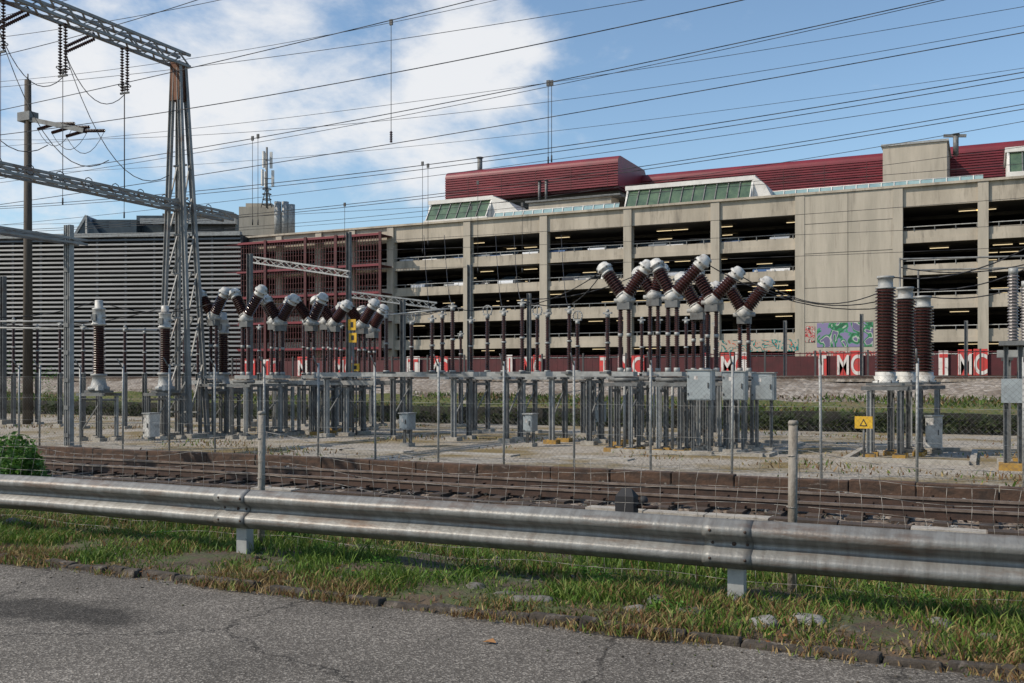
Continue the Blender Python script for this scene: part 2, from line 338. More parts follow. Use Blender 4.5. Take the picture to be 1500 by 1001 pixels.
leaves('leafy_shrub',bl,7500,.055,GR)
bl=[]
for px,s,z,r in [(185,11.8,.05,.18),(420,10.5,.0,.14),(205,12.2,.0,.15),(25,62,1,1.6),(60,64,.6,1.3)]:
    for i in range(4):
        p=Ws(px+random.uniform(-20,20)*1,s); bl.append(((p.x,p.y,z+random.uniform(0,.3)*r*2),(r,r,r)))
leaves('wild_shrub',bl,2200,.07,GR)
bl=[]
x=-70
while x<14:
    bl.append(((x,41.0,random.uniform(-.25,.15)),(.9,.35,random.uniform(.25,.42)))); x+=random.uniform(.5,1.4)
leaves('low_hedge',bl,9000,.09,[(.020,.032,.010),(.035,.050,.014),(.05,.06,.02)])
bl=[]
for px,py in [(880,868),(905,862),(1300,880),(1080,862),(560,838),(700,850),(1380,900),(240,795),(120,775),(1340,890),(480,815),(860,850),(980,905),(1230,905),(640,860)]:
    s=H*F/(py-HZ); p=Ws(px,s); bl.append(((p.x,p.y,.06),(.20,.15,.07)))
leaves('clover_patch',bl,4200,.018,[(.06,.15,.02),(.10,.22,.03)])
bl=[]
for i in range(80):
    bl.append(((random.uniform(-16,3),random.uniform(6.22,7.3),.05),(.25,.15,.03)))
leaves('fallen_leaves',bl,1100,.022,[(.22,.10,.04),(.30,.17,.07),(.15,.08,.04)])
mb=MB(); p=Ws(717,H*F/(943-HZ)); mb.add([(p.x-.05,p.y,.006),(p.x,p.y-.025,.02),(p.x+.05,p.y,.01),(p.x+.01,p.y+.03,.03)],[(0,1,2,3)],'leafbrown'); mb.obj('fallen_leaf')
mb=MB()
def rock(c,r,k='stone',sq=.6,sub=2):
    bm=bmesh.new(); bmesh.ops.create_icosphere(bm,subdivisions=sub,radius=1)
    sx=random.uniform(.8,1.3); ph=random.uniform(0,9); an=random.uniform(0,3)
    vs=[]
    for v in bm.verts:
        q=v.co.copy(); f=1+.16*math.sin(3.1*q.x+ph)+.13*math.sin(4.3*q.y+ph*2)+.10*math.sin(5*q.z+ph)
        x,y=q.x*f*sx*r,q.y*f*r; vs.append((c[0]+x*math.cos(an)-y*math.sin(an),c[1]+x*math.sin(an)+y*math.cos(an),c[2]+q.z*f*r*sq))
    bm.faces.ensure_lookup_table(); fs=[tuple(v.index for v in f.verts) for f in bm.faces]; bm.free(); mb.add(vs,fs,k,sub>1)
for px,py,rp in [(1120,912,26),(1185,910,28),(1010,895,22),(1130,880,18),(960,882,26),(780,880,26),(700,862,22),(1380,915,22),(1440,935,22),(905,872,14),(560,846,16),(18,770,24),(380,838,20),(1250,925,20),(930,895,22),(740,870,16)]:
    s=(H-.05)*F/(py-HZ); p=Ws(px,s); r=rp*s/F; rock((p.x,p.y,.035),r*.95,'stone_pale' if (px in (1120,1185)) else 'stone',.50,3)
mb.obj('field_stones')
mb=MB()
for i in range(900):
    rock((random.uniform(-18,3),random.uniform(6.5,8.3),.045),random.uniform(.008,.035),random.choice(['stone','kerb','soil']),.6,1)
for i in range(260):
    rock((random.uniform(-14,3),random.uniform(5.6,6.3),.004),random.uniform(.003,.010),random.choice(['stone','kerb','soil']),.6,1)
mb.obj('verge_pebbles')
# ---------------------------------------------------------------- guardrail
def guardrail():
    P=empty('guardrail'); Y0=7.35
    prof=[(.012,.655),(-.004,.662),(-.016,.650),(-.066,.622),(-.084,.606),(-.088,.592),(-.088,.566),(-.080,.550),(-.016,.512),(-.002,.498),(0,.484),(-.002,.466),(-.016,.452),(-.080,.414),(-.088,.398),(-.088,.372),(-.084,.358),(-.066,.342),(-.016,.314),(-.004,.302),(.012,.306)]
    def sheet(mb,x0,x1,off,nx):
        vs=[];n=len(prof)
        for i in range(nx+1):
            x=x0+(x1-x0)*i/nx; w=.003*math.sin(x*1.3)+.0012*math.sin(x*4)
            for (dy,z) in prof: vs.append((x,Y0+dy*1.05-off+w,z+w*.8))
        fs=[(i*n+j,(i+1)*n+j,(i+1)*n+j+1,i*n+j+1) for i in range(nx) for j in range(n-1)]
        mb.add(vs,fs,'railmetal',True)
    mb=MB(); sheet(mb,-50,14,0,420); o=mb.obj('w_beam',P); sm=o.modifiers.new('s','SOLIDIFY'); sm.thickness=.004
    xs=[-1.69+4.67*k for k in range(-9,4)]
    mb=MB()
    for x in xs: sheet(mb,x-.22,x+.14,.007,6)
    o=mb.obj('splice_plates',P); sm=o.modifiers.new('s','SOLIDIFY'); sm.thickness=.004
    mb=MB()
    for x in xs:
        for dx in (-.16,.10):
            for dy,z in ((-.088,.585),(-.088,.38),(0,.482)):
                mb.cyl((x+dx,Y0+dy-.022,z),(x+dx,Y0+dy-.004,z),.011,'railsteel',8)
        mb.cyl((x,Y0-.02,.482),(x,Y0+.05,.482),.016,'railsteel',8)
    mb.obj('bolts',P)
    mb=MB()
    for x in xs:
        mb.bb(x-.06,x+.06,Y0+.030,Y0+.036,-.25,.60,'galv_light')
        mb.bb(x-.06,x-.054,Y0+.036,Y0+.13,-.25,.60,'galv_light'); mb.bb(x+.054,x+.06,Y0+.036,Y0+.13,-.25,.60,'galv_light')
        mb.bb(x-.05,x+.05,Y0+.0,Y0+.028,.44,.52,'galv')
    mb.obj('posts',P)
guardrail()
# ---------------------------------------------------------------- wire fence near
def wirefence():
    P=empty('wire_fence'); Y=7.95; mb=MB()
    xs=[-1.38+5.22*k for k in range(-7,3)]
    for x in xs:
        top=1.36; mb.cyl((x,Y,-.2),(x+.01,Y,top),.036,'postconc',12); mb.lathe((x+.01,Y,top-.02),(x+.01,Y,top+.015),[(0,.040),(.6,.040),(1,.030)],'postconc',12)
        for z in (.3,.7,1.1): mb.ring((x,Y,z),.04,.004,'fence_wire','z',8)
    mb.obj('posts',P)
    mb=MB()
    def sagz(x,z):
        k=((x-xs[0])/5.22)%1; return z-(z/1.2)*.22*4*k*(1-k)*.8+.012*math.sin(x*5+z*7)+.02*math.sin(x*1.7)
    zs=[.12,.24,.36,.48,.60,.74,.88,1.02,1.16]
    def yo(x,z): return Y-.04+.05*math.sin(x*.9+z*3)+.02*math.sin(x*3.1)
    for z in zs:
        pts=[]; x=xs[0]
        while x<xs[-1]: pts.append(Vector((x,yo(x,z),sagz(x,z)))); x+=.26
        mb.tube(pts,.0020 if z<1.1 else .0028,'fence_wire',3)
    x=xs[0]
    while x<xs[-1]:
        jit=random.uniform(-.015,.015); pts=[Vector((x+jit*math.sin(z*9)+.015*math.sin(z*6+x*3),yo(x,z),sagz(x,z))) for z in [.03]+zs]
        mb.tube(pts,.0018,'fence_wire',3); x+=.155
    mb.obj('mesh',P)
wirefence()
# ---------------------------------------------------------------- tracks
def track(yc):
    P=empty('railway_track'); mb=MB()
    for dy in (-.72,.72):
        mb.bb(-120,40,yc+dy-.036,yc+dy+.036,-.36,-.318,'railtop'); mb.bb(-120,40,yc+dy-.012,yc+dy+.012,-.46,-.36,'railsteel'); mb.bb(-120,40,yc+dy-.07,yc+dy+.07,-.478,-.458,'railsteel')
    mb.obj('rails',P); mb=MB(); x=-80
    while x<25:
        mb.box((x,yc,-.54),(.26,2.5,.11),'sleeper',random.uniform(-.01,.01))
        for dy in (-.72,.72): mb.bb(x-.09,x+.09,yc+dy-.15,yc+dy+.15,-.485,-.44,'railsteel')
        x+=.63
    mb.obj('sleepers',P)
track(13.5); track(17.6)
mb=MB(); x=-110
while x<35:
    mb.bb(x,x+.98,15.35,15.65,-.56,-.43+random.uniform(-.015,.015),'conc_foot' if random.random()<.18 else 'sleeper'); x+=1
mb.obj('cable_duct')
mb=MB(); x=-110
while x<35:
    l=random.uniform(1.2,2.4); mb.bb(x,x+l-.02,20.2+random.uniform(-.02,.02),20.5,-.56,-.27+random.uniform(-.02,.02),'rustwall'); x+=l
mb.obj('yard_edge_wall',bevel=.02)
mb=MB()
p=WY(918,14.9); x,y=p.x,p.y
mb.bb(x-.15,x+.15,y-.12,y+.12,-.5,-.14,'dark'); mb.add([(x-.15,y-.12,-.14),(x+.15,y-.12,-.14),(x+.15,y+.12,-.14),(x-.15,y+.12,-.14),(x-.08,y,-.02),(x+.08,y,-.02)],[(0,1,5,4),(2,3,4,5),(1,2,5),(3,0,4)],'dark'); mb.cyl((x+.17,y,-.3),(x+.5,y,-.3),.03,'railsteel')
mb.ball((x+.28,y,-.2),.07,'dark'); 
mb.obj('point_machine')
mb=MB()
for i in range(7000):
    y=random.choice([random.uniform(11.5,13.9),random.uniform(13.2,17),random.uniform(17,20)]); r=random.uniform(.025,.06); c=(random.uniform(-32,8),y,-.50)
    v=[(c[0]+random.uniform(-r,r),c[1]+random.uniform(-r,r),c[2]+random.uniform(-.3*r,r)) for _ in range(5)]
    mb.add(v,[(0,1,2),(0,2,3),(0,3,1),(1,2,4),(2,3,4),(3,1,4)],random.choice(['stone','sleeper','stone_pale','kerb','stone']))
mb.obj('ballast_stones')
# ---------------------------------------------------------------- yard fence
def yardfence():
    P=empty('chainlink_fence'); Y=21.8; mb=MB(); xs=[]
    pxs=[-10,28,58,118,180,248,315,388,466,550,642,738,841,953,1072,1203,1343,1500]
    for px in pxs:
        p=WY(px,Y); xs.append(p.x); mb.cyl((p.x,Y,-.42),(p.x+random.uniform(-.03,.03),Y,2.12),.030,'galv_light',8); mb.cyl((p.x,Y,2.0),(p.x,Y-.22,2.3),.018,'galv',6)
    mb.obj('posts',P); mb=MB(); x0,x1=xs[0],xs[-1]
    for z in (-.3,.4,1.1,1.75): mb.tube([Vector((x0+(x1-x0)*i/30,Y-.035,z+.01*math.sin(i))) for i in range(31)],.0035,'galv_light',3)
    h=2.05; x=x0-h
    while x<x1:
        for q in range(4):
            a,b=q*h/4,(q+1)*h/4
            mb.cyl((x+a,Y-.03,-.32+a),(x+b,Y-.03,-.32+b),.0018,'galv',3); mb.cyl((x+h-a,Y-.03,-.32+a),(x+h-b,Y-.03,-.32+b),.0018,'galv',3)
        x+=.12
    mb.obj('wire_mesh',P)
yardfence()
# ---------------------------------------------------------------- substation equipment
def legs(mb,c,w,d,z1,n=2,k='galv',foot='conc_foot',sec=.11):
    for dx in (-w/2,w/2):
        for dy in (-d/2,d/2):
            mb.hbeam((c.x+dx,c.y+dy,GZ+.12),(c.x+dx,c.y+dy,z1),sec,sec,k if random.random()<.6 else 'galv_light',.02)
            mb.bb(c.x+dx-.16,c.x+dx+.16,c.y+dy-.16,c.y+dy+.16,GZ-.05,GZ+.11,foot); mb.bb(c.x+dx-.11,c.x+dx+.11,c.y+dy-.11,c.y+dy+.11,GZ+.11,GZ+.14,'galv_dark')
    for dy in (-d/2,d/2): mb.hbeam((c.x-w/2-.2,c.y+dy,z1+.06),(c.x+w/2+.2,c.y+dy,z1+.06),.09,.10,k)
    for dx in (-w/2,w/2): mb.beam((c.x+dx,c.y-d/2,z1-.12),(c.x+dx,c.y+d/2,z1-.12),.06,.08,k)
def ct(px,s,ytop,yins0,yins1,ybase,rpx,k='porcelain',foot='conc_foot',name='current_transformer'):
    c=Ws(px,s); mb=MB(); r=rpx*s/F; zt=zat(ytop,s);z0=zat(yins0,s);z1=zat(yins1,s);zb=zat(ybase,s)
    X,Yy=c.x,c.y
    mb.lathe((X,Yy,z0),(X,Yy,zt),[(0,r*.8),(.05,r*1.1),(.10,r*1.1),(.12,r*.92),(.62,r*.92),(.64,r*1.0),(.68,r*1.0),(.70,r*.62),(.97,r*.62),(1,r*.5)],'head_white',14)
    mb.cyl((X-r*1.4,Yy,z0+(zt-z0)*.35),(X+r*1.4,Yy,z0+(zt-z0)*.35),r*.2,'galv_light'); mb.bb(X-r*.5,X+r*.5,Yy-r*1.1,Yy-r*.9,z0+(zt-z0)*.2,z0+(zt-z0)*.45,'galv')
    mb.insul((X,Yy,z1),(X,Yy,z0),r,k,.075,16,.72)
    mb.lathe((X,Yy,zb),(X,Yy,z1),[(0,r*1.6),(.2,r*1.6),(.25,r*1.2),(.6,r*1.0),(.85,r*.95),(.87,r*1.2),(1,r*1.2)],'galv_light',14)
    mb.bb(X-r*1.9,X+r*1.9,Yy-.25,Yy+.25,zb-.08,zb,'galv'); mb.bb(X+r*.9,X+r*1.6,Yy-.35,Yy-.12,zb-.0,zb+.18,'head_white')
    legs(mb,Vector((X,Yy,0)),r*4.0,.7,zb-.20,2,'galv',foot,.10)
    mb.beam((X-r*2,Yy-.35,GZ+.3),(X+r*2,Yy-.35,zb-.4),.03,.05,'galv')
    return mb.obj(name)
ct(145,34,440,478,548,572,9.5); ct(242,35,448,482,546,572,9); ct(327,37,458,490,546,570,8.5)
for px,s,yt in [(1297,26.6,405),(1326,27.6,421),(1352,28.6,434)]:
    c=Ws(px,s); mb=MB(); r=15*s/F; z1=zat(545,s); zt=zat(yt,s); X,Y_=c.x,c.y
    mb.insul((X,Y_,z1),(X,Y_,zt-.34),r,'porcelain',.085,18,.74)
    mb.lathe((X,Y_,zt-.34),(X,Y_,zt),[(0,r*.95),(.12,r*.95),(.14,r*.70),(.80,r*.70),(.82,r*.82),(1,r*.80)],'galv_light',16)
    mb.lathe((X,Y_,z1-.30),(X,Y_,z1),[(0,r*1.2),(.15,r*1.2),(.2,r*.95),(.6,r*1.1),(.65,r*.95),(1,r*.95)],'head_white',16)
    for a in range(6):
        an=a*1.05; mb.cyl((X+r*1.15*math.cos(an),Y_+r*1.15*math.sin(an),z1-.34),(X+r*1.15*math.cos(an),Y_+r*1.15*math.sin(an),z1-.22),.02,'galv_dark',6)
    legs(mb,Vector((X,Y_,0)),.75,.8,z1-.5,2,'galv','footyellow' if px<1340 else 'conc_foot',.12)
    mb.bb(X-.45,X+.45,Y_-.45,Y_+.45,z1-.36,z1-.30,'galv')
    mb.tube(catenary((X,Y_,zt),(X+3.5,Y_-.5,zt+.6),.35,8),.018,'wire',5)
    mb.obj('voltage_transformer')
for px,s,yt in [(1484,23,393),(1503,24.5,412)]:
    c=Ws(px,s); mb=MB(); r=8*s/F; z1=zat(500,s); zt=zat(yt,s)
    mb.insul((c.x,c.y,z1),(c.x,c.y,zt-.15),r,'porcelain_gray',.07,14,.7); mb.cyl((c.x,c.y,zt-.15),(c.x,c.y,zt),r*.8,'galv_light',12)
    for dx in (-.15,.15): mb.hbeam((c.x+dx,c.y,GZ),(c.x+dx,c.y,z1-.1),.10,.12,'galv')
    mb.bb(c.x-.3,c.x+.3,c.y-.25,c.y+.25,z1-.1,z1,'galv'); mb.bb(c.x-.25,c.x+.3,c.y-.3,c.y-.1,zat(590,s),zat(555,s),'cabinet')
    mb.bb(c.x-.3,c.x+.3,c.y-.3,c.y+.3,GZ-.05,GZ+.15,'footyellow')
    mb.obj('surge_arrester')
def vbreaker(C,Lh,Rh,s,ybase=545,rp=9.5,foot='conc_foot'):
    mb=MB(); c=Ws(C[0],s,C[1]); sx=s/F
    def off(h): return Vector((c.x+(h[0]-C[0])*sx/math.cos(TH),c.y,zat(h[1],s)))
    l=off(Lh); r=off(Rh); R=rp*sx
    for h in (l,r):
        d=(h-c); u=d.normalized(); a=c+u*d.length*.15; b=c+u*d.length*.84
        mb.insul(a,b,R*.98,'porcelain',.075,12,.70)
        mb.lathe(c,a,[(0,R*.7),(.7,R*.7),(.75,R*.95),(1,R*.95)],'head_white',12)
        mb.lathe(b,h+u*R*1.0,[(0,R*.95),(.12,R*.95),(.16,R*.8),(.35,R*.85),(.38,R*1.12),(.52,R*1.12),(.56,R*.95),(.85,R*.8),(.95,R*.55),(1,R*.2)],'head_white',12)
        mb.cyl(h-Vector((R*1.15,0,0)),h+Vector((R*1.15,0,0)),R*.22,'galv_light',8)
        for k in range(5):
            an=k*1.257; q=b+u*R*.7; _,_,aa,bb_=mb.frame(c,h); mb.cyl(q+aa*R*1.1*math.cos(an)+bb_*R*1.1*math.sin(an)-u*.03,q+aa*R*1.1*math.cos(an)+bb_*R*1.1*math.sin(an)+u*.03,.018,'galv_dark',6)
    mb.ball(c,R*1.05,'head_white',12,.9); mb.bb(c.x-R*.9,c.x+R*.9,c.y-R*.7,c.y+R*.7,c.z-R*1.6,c.z-R*.6,'galv')
    mb.cyl((c.x-R*1.5,c.y,c.z-R*.3),(c.x+R*1.5,c.y,c.z-R*.3),R*.3,'galv_light',8)
    zb=zat(ybase,s)
    for dx in (-.13,.13):
        m=(zb+c.z)/2
        mb.insul((c.x+dx,c.y,zb+.12),(c.x+dx,c.y,m-.04),.08,'porcelain',.055,10); mb.insul((c.x+dx,c.y,m+.04),(c.x+dx,c.y,c.z-R*1.6),.08,'porcelain',.055,10)
        mb.cyl((c.x+dx,c.y,m-.05),(c.x+dx,c.y,m+.05),.075,'galv_light',10); mb.cyl((c.x+dx,c.y,zb),(c.x+dx,c.y,zb+.12),.09,'galv_light',10)
    mb.bb(c.x-.33,c.x+.33,c.y-.2,c.y+.2,zb-.12,zb,'galv_light'); mb.cyl((c.x-.45,c.y-.1,zb-.22),(c.x+.45,c.y-.1,zb-.22),.07,'galv',10)
    legs(mb,Vector((c.x,c.y,0)),.62,.7,zb-.42,2,'galv',foot,.10)
    mb.cyl((c.x,c.y,GZ+.1),(c.x,c.y,zb-.2),.045,'galv_light',8)
    mb.obj('circuit_breaker'); return l,r
VB=[((915,437),(887,393),(945,393),29,'footyellow'),((985,434),(963,388),(1026,386),28.4,'footyellow'),((1022,452),(1000,408),(1046,424),31,'conc_foot'),((1043,440),(1022,398),(1076,403),29.5,'conc_foot'),((1090,458),(1068,418),(1119,417),30.5,'conc_foot'),((958,432),(938,400),(968,396),31.5,'conc_foot')]
H_R=[vbreaker(a,b,c_,s,545,foot=f,rp=10.5) for a,b,c_,s,f in VB]
VL=[((313,464),(291,432),(332,430),36),((360,466),(342,430),(386,427),35),((410,472),(388,440),(432,440),37),((402,470),(384,436),(428,443),40),((456,472),(430,440),(474,438),38),((489,473),(468,447),(509,449),40),((530,476),(508,449),(549,447),41),((478,470),(462,441),(503,452),42),((545,482),(530,456),(562,455),44)]
H_L=[vbreaker(a,b,c_,s,550,rp=8.4,foot=random.choice(['conc_foot','conc_foot','conc_foot','footyellow'])) for a,b,c_,s in VL]
def disconnector(px,s,ytop,ybase=545,ring=False,legsOn=True,r=.085):
    c=Ws(px,s); mb=MB(); zb=zat(ybase,s); zt=zat(ytop,s)
    m=zb+(zt-zb)*.5; mb.insul((c.x,c.y,zb+.05),(c.x,c.y,m-.03),r,'porcelain',.055,10); mb.insul((c.x,c.y,m+.03),(c.x,c.y,zt-.12),r*.92,'porcelain',.055,10)
    mb.cyl((c.x,c.y,zb),(c.x,c.y,zb+.05),r*1.3,'galv_light',10); mb.cyl((c.x,c.y,m-.03),(c.x,c.y,m+.03),r*1.05,'galv_light',10); mb.cyl((c.x,c.y,zt-.12),(c.x,c.y,zt),r*.9,'galv_light',10)
    mb.bb(c.x-.14,c.x+.14,c.y-.05,c.y+.05,zt,zt+.05,'galv_light')
    if ring: mb.ring((c.x,c.y,zt+.16),.17,.022,'galv_light','y',14); mb.cyl((c.x,c.y,zt),(c.x,c.y,zt+.33),.02,'galv_light',6)
    else: mb.ball((c.x,c.y,zt+.09),.06,'galv_light',8)
    if legsOn:
        mb.hbeam((c.x,c.y,GZ+.1),(c.x,c.y,zb),.15,.15,'galv'); mb.bb(c.x-.2,c.x+.2,c.y-.2,c.y+.2,GZ-.05,GZ+.1,'conc_foot')
    else: mb.bb(c.x-.12,c.x+.12,c.y-.4,c.y+.4,zb-.06,zb,'galv')
    mb.obj('disconnector_post')
for px,s,yt,rg in [(633,33,468,0),(648,34,462,0),(663,33,450,0),(714,34,462,1),(738,33,458,0),(765,32,445,0),(787,34,462,1),(802,33,460,0),(834,32,455,0),(846,34,470,1),(890,31,460,0),(603,36,472,1),(566,34,462,0),(690,36,470,0)]:
    disconnector(px,s,yt,545,bool(rg),False)
for px,s,yt in [(20,44,470),(88,44,475),(122,42,480),(183,42,482),(212,44,485),(270,44,485),(290,46,490),(500,46,478),(445,44,470),(675,44,490),(1005,38,470),(940,37,470),(1048,37,475),(965,36,470),(1030,35,462),(380,45,480),(55,46,480)]:
    disconnector(px,s,yt,548)
def table(px0,px1,Y,zt,pxlegs,name='switchgear_support'):
    mb=MB(); a=WY(px0,Y); b=WY(px1,Y)
    for yy in (Y-.55,Y+.55): mb.hbeam((a.x,yy,zt),(b.x,yy,zt),.12,.16,'galv_light' if yy<Y else 'galv')
    for px in pxlegs:
        p=WY(px,Y)
        ft=random.choice(['conc_foot','footyellow','conc_foot'])
        for yy in (Y-.55,Y+.55):
            mb.hbeam((p.x,yy,GZ+.1),(p.x,yy,zt-.1),.15,.15,'galv' if yy>Y else random.choice(['galv','galv_light']),.025); mb.bb(p.x-.22,p.x+.22,yy-.2,yy+.2,GZ-.05,GZ+.12,ft)
            mb.bb(p.x-.12,p.x+.12,yy-.12,yy+.12,zt-.16,zt-.1,'galv_dark')
        mb.beam((p.x,Y-.55,zt-.25),(p.x,Y+.55,zt-.25),.07,.1,'galv'); mb.beam((p.x,Y-.5,.4),(p.x,Y+.5,zt-.5),.04,.05,'galv')
    mb.obj(name)
table(478,925,30.2,1.85,[492,588,676,752,818,872,912])
table(640,905,34.5,1.75,[705,775,862])
table(290,560,31.0,1.55,[350,402,478,520])
table(905,1110,31.5,1.5,[925,1010,1085])
table(1460,1560,27,2.3,[1475,1510,1550])
def cabinet(px,s,y0,y1,w,leg=True,k='cabinet'):
    c=Ws(px,s); mb=MB(); W=w*s/F/math.cos(TH)*.9; z0=zat(y1,s);z1=zat(y0,s)
    mb.bb(c.x-W/2,c.x+W/2,c.y-.22,c.y+.22,z0,z1,k); mb.bb(c.x-W/2+.03,c.x+W/2-.03,c.y-.235,c.y-.221,z0+.03,z1-.04,k); mb.bb(c.x-W/2-.03,c.x+W/2+.03,c.y-.26,c.y+.25,z1,z1+.03,'galv_light')
    mb.bb(c.x+W/2-.10,c.x+W/2-.07,c.y-.26,c.y-.236,(z0+z1)/2-.07,(z0+z1)/2+.07,'galv_dark'); mb.bb(c.x-W*.2,c.x-W*.05,c.y-.24,c.y-.2355,z1-.25,z1-.15,'bannerwhite')
    for dz in (.12,-.12): mb.bb(c.x-W/2+.02,c.x-W/2+.05,c.y-.255,c.y-.236,(z0+z1)/2+dz*2-.03,(z0+z1)/2+dz*2+.03,'galv_dark')
    if leg:
        for dx in (-W/3,W/3): mb.hbeam((c.x+dx,c.y,GZ),(c.x+dx,c.y,z0),.08,.08,'galv')
        mb.bb(c.x-W/2,c.x+W/2,c.y-.2,c.y+.2,GZ-.04,GZ+.1,'conc_foot')
    mb.obj('control_cabinet')
cabinet(1027,27.5,543,586,36); cabinet(1077,28.2,545,586,33); cabinet(1119,29,547,586,32); cabinet(1368,27.5,610,656,22,False,'head_white')
cabinet(597,31,606,629,15); cabinet(777,31,607,632,14); cabinet(222,33,606,640,13,False,'head_white'); cabinet(880,34,590,618,10)
mb=MB(); c=Ws(1265,26.0,619); mb.bb(c.x-.22,c.x+.22,c.y-.02,c.y,c.z-.16,c.z+.16,'yellow'); mb.add([(c.x-.1,c.y-.024,c.z-.1),(c.x+.1,c.y-.024,c.z-.1),(c.x,c.y-.024,c.z+.1)],[(0,1,2)],'dark'); mb.add([(c.x-.06,c.y-.027,c.z-.075),(c.x+.06,c.y-.027,c.z-.075),(c.x,c.y-.027,c.z+.05)],[(0,1,2)],'yellow'); mb.cyl((c.x,c.y+.03,GZ),(c.x,c.y+.03,c.z+.15),.03,'galv'); mb.obj('warning_sign')
for px,y0,y1 in [(516,468,484),(517,488,502),(521,533,544)]:
    mb=MB(); c=Ws(px,37,(y0+y1)/2); h=(y1-y0)*37/F/2; mb.bb(c.x-.17,c.x+.17,c.y-.02,c.y,c.z-h,c.z+h,'yellow'); mb.bb(c.x-.06,c.x+.06,c.y-.026,c.y-.021,c.z-h*.5,c.z+h*.5,'dark'); mb.cyl((c.x,c.y+.04,GZ),(c.x,c.y+.04,c.z+h),.03,'galv'); mb.obj('warning_sign')
mb=MB()
a=WY(1235,27); b=WY(1420,27)
for yy in (26.6,31.5): mb.bb(a.x,b.x,yy,yy+.15,GZ-.05,GZ+.10,'conc_foot')
for xx in (a.x,b.x): mb.bb(xx,xx+.15,26.75,31.5,GZ-.05,GZ+.08,'conc_foot')
a=WY(900,27.3); b=WY(1120,27.3)
for yy in (27.0,33): mb.bb(a.x,b.x,yy,yy+.15,GZ-.05,GZ+.09,'conc_foot')
for xx in (a.x,b.x): mb.bb(xx,xx+.15,27.15,33,GZ-.05,GZ+.07,'conc_foot')
for px in (480,560,700,850):
    a=WY(px,26.5); mb.bb(a.x,a.x+2.2,24.2,24.8,GZ-.05,GZ+.03,'conc_foot')
mb.obj('foundation_kerb')
mb=MB()
def cond(a,b,sag,r=.016): mb.tube(catenary(a,b,sag,12),r,'wire',5)
for i in range(len(H_R)-1): cond(H_R[i][1],H_R[i+1][0]+Vector((0,0,0)),.15)
cond(H_R[4][1],Ws(1290,26.6,428),.45); cond(H_R[3][1],Ws(1326,27.6,430),.6); cond(H_R[1][1],Ws(1352,28.6,440),.7)
cond(H_R[0][0],Ws(738,33,450),.3); cond(H_R[0][0],Ws(834,32,447),.15); cond(H_R[5][0],Ws(765,32,438),.25)
for i in range(len(H_L)-1): cond(H_L[i][1],H_L[i+1][0],.2)
cond(H_L[0][0],Ws(242,35,450),.25); cond(H_L[1][0],Ws(145,34,442),.5); cond(H_L[3][0],Ws(327,37,460),.1)
cond(Ws(145,34,440),Ws(-60,32,460),.3); cond(Ws(242,35,450),Ws(-40,36,470),.4)
cond(H_L[6][1],Ws(648,34,455),.3); cond(H_L[8][1],Ws(663,33,445),.3); cond(Ws(663,33,450),Ws(714,34,452),.1); cond(Ws(765,32,440),Ws(834,32,447),.1)
cond(Ws(1500,30,388),Ws(1320,32,392),.2,.02)
for px,s,yt in [(633,33,468),(663,33,450),(738,33,458),(765,32,445),(834,32,455)]:
    cond(Ws(px,s,yt-4),Ws(px-12,44,345),.8,.012)
mb.obj('conductor_cables')
mb=MB()
mb.cyl(Ws(1318,33,378),Ws(1318,33,560),.03,'galv'); mb.cyl(Ws(1318,33,380),Ws(1520,29,375),.03,'galv')
mb.cyl(Ws(1345,34,395),Ws(1345,34,560),.03,'galv'); mb.cyl(Ws(1345,34,396),Ws(1520,31,392),.03,'galv')
mb.cyl(Ws(-20,42,471),Ws(130,42,471),.035,'galv_light'); mb.cyl(Ws(-20,42,480),Ws(230,42,484),.035,'galv_light')
mb.cyl(Ws(565,34,462),Ws(663,33,452),.03,'galv_light')
mb.obj('busbar')
# ---------------------------------------------------------------- gantry & masts
def truss(mb,a,b,w,h,k,n,r=.05):
    a=Vector(a);b=Vector(b); _,_,s,u=mb.frame(a,b); u=Vector((0,0,1))
    co=[(-w/2,-h/2),(w/2,-h/2),(w/2,h/2),(-w/2,h/2)]
    for i,j in co: mb.beam(a+s*i+u*j,b+s*i+u*j,r*1.7,r*1.7,k)
    for q in range(n):
        p=a.lerp(b,q/n); p2=a.lerp(b,(q+1)/n)
        for (c1,c2) in ((0,1),(1,2),(2,3),(3,0)):
            x,y=(c1,c2) if q%2 else (c2,c1)
            mb.beam(p+s*co[x][0]+u*co[x][1],p2+s*co[y][0]+u*co[y][1],r*.95,r*.7,k)
mat('steelmast',(.29,.29,.28),(.19,.19,.185),2,.6,.15,c3=(.14,.075,.045),s3=1.2,t3=(.56,.72))
mat('rustmast',(.16,.065,.033),(.09,.042,.025),3,.8,.1)
P=empty('steel_gantry'); mb=MB(); s0=36; T=Ws(262,s0,88); X=T.x; Yg=T.y; zt=T.z
L0=Ws(240,s0)
for dy in (-.22,.22):
    a=Vector((X-.14,Yg+dy*.6,zt-.2)); b=Vector((X+.14,Yg+dy*.6,zt-.2))
    mb.hbeam((L0.x,Yg+dy*2,GZ),a,.17,.13,'steelmast'); mb.hbeam((X+.95,Yg+dy*2,GZ),b,.17,.13,'steelmast')
mb.bb(X-.2,X+.2,Yg-.2,Yg+.2,zt-1.5,zt-.1,'rustmast')
xl=L0.x; xr=X+.95
def legx(z,side):
    t=(z-GZ)/(zt-.2-GZ); return (xl+(X-.14-xl)*t) if side<0 else (xr+(X+.14-xr)*t)
zz=[.5,2.2,3.9,5.5,6.9,8.2,9.4]
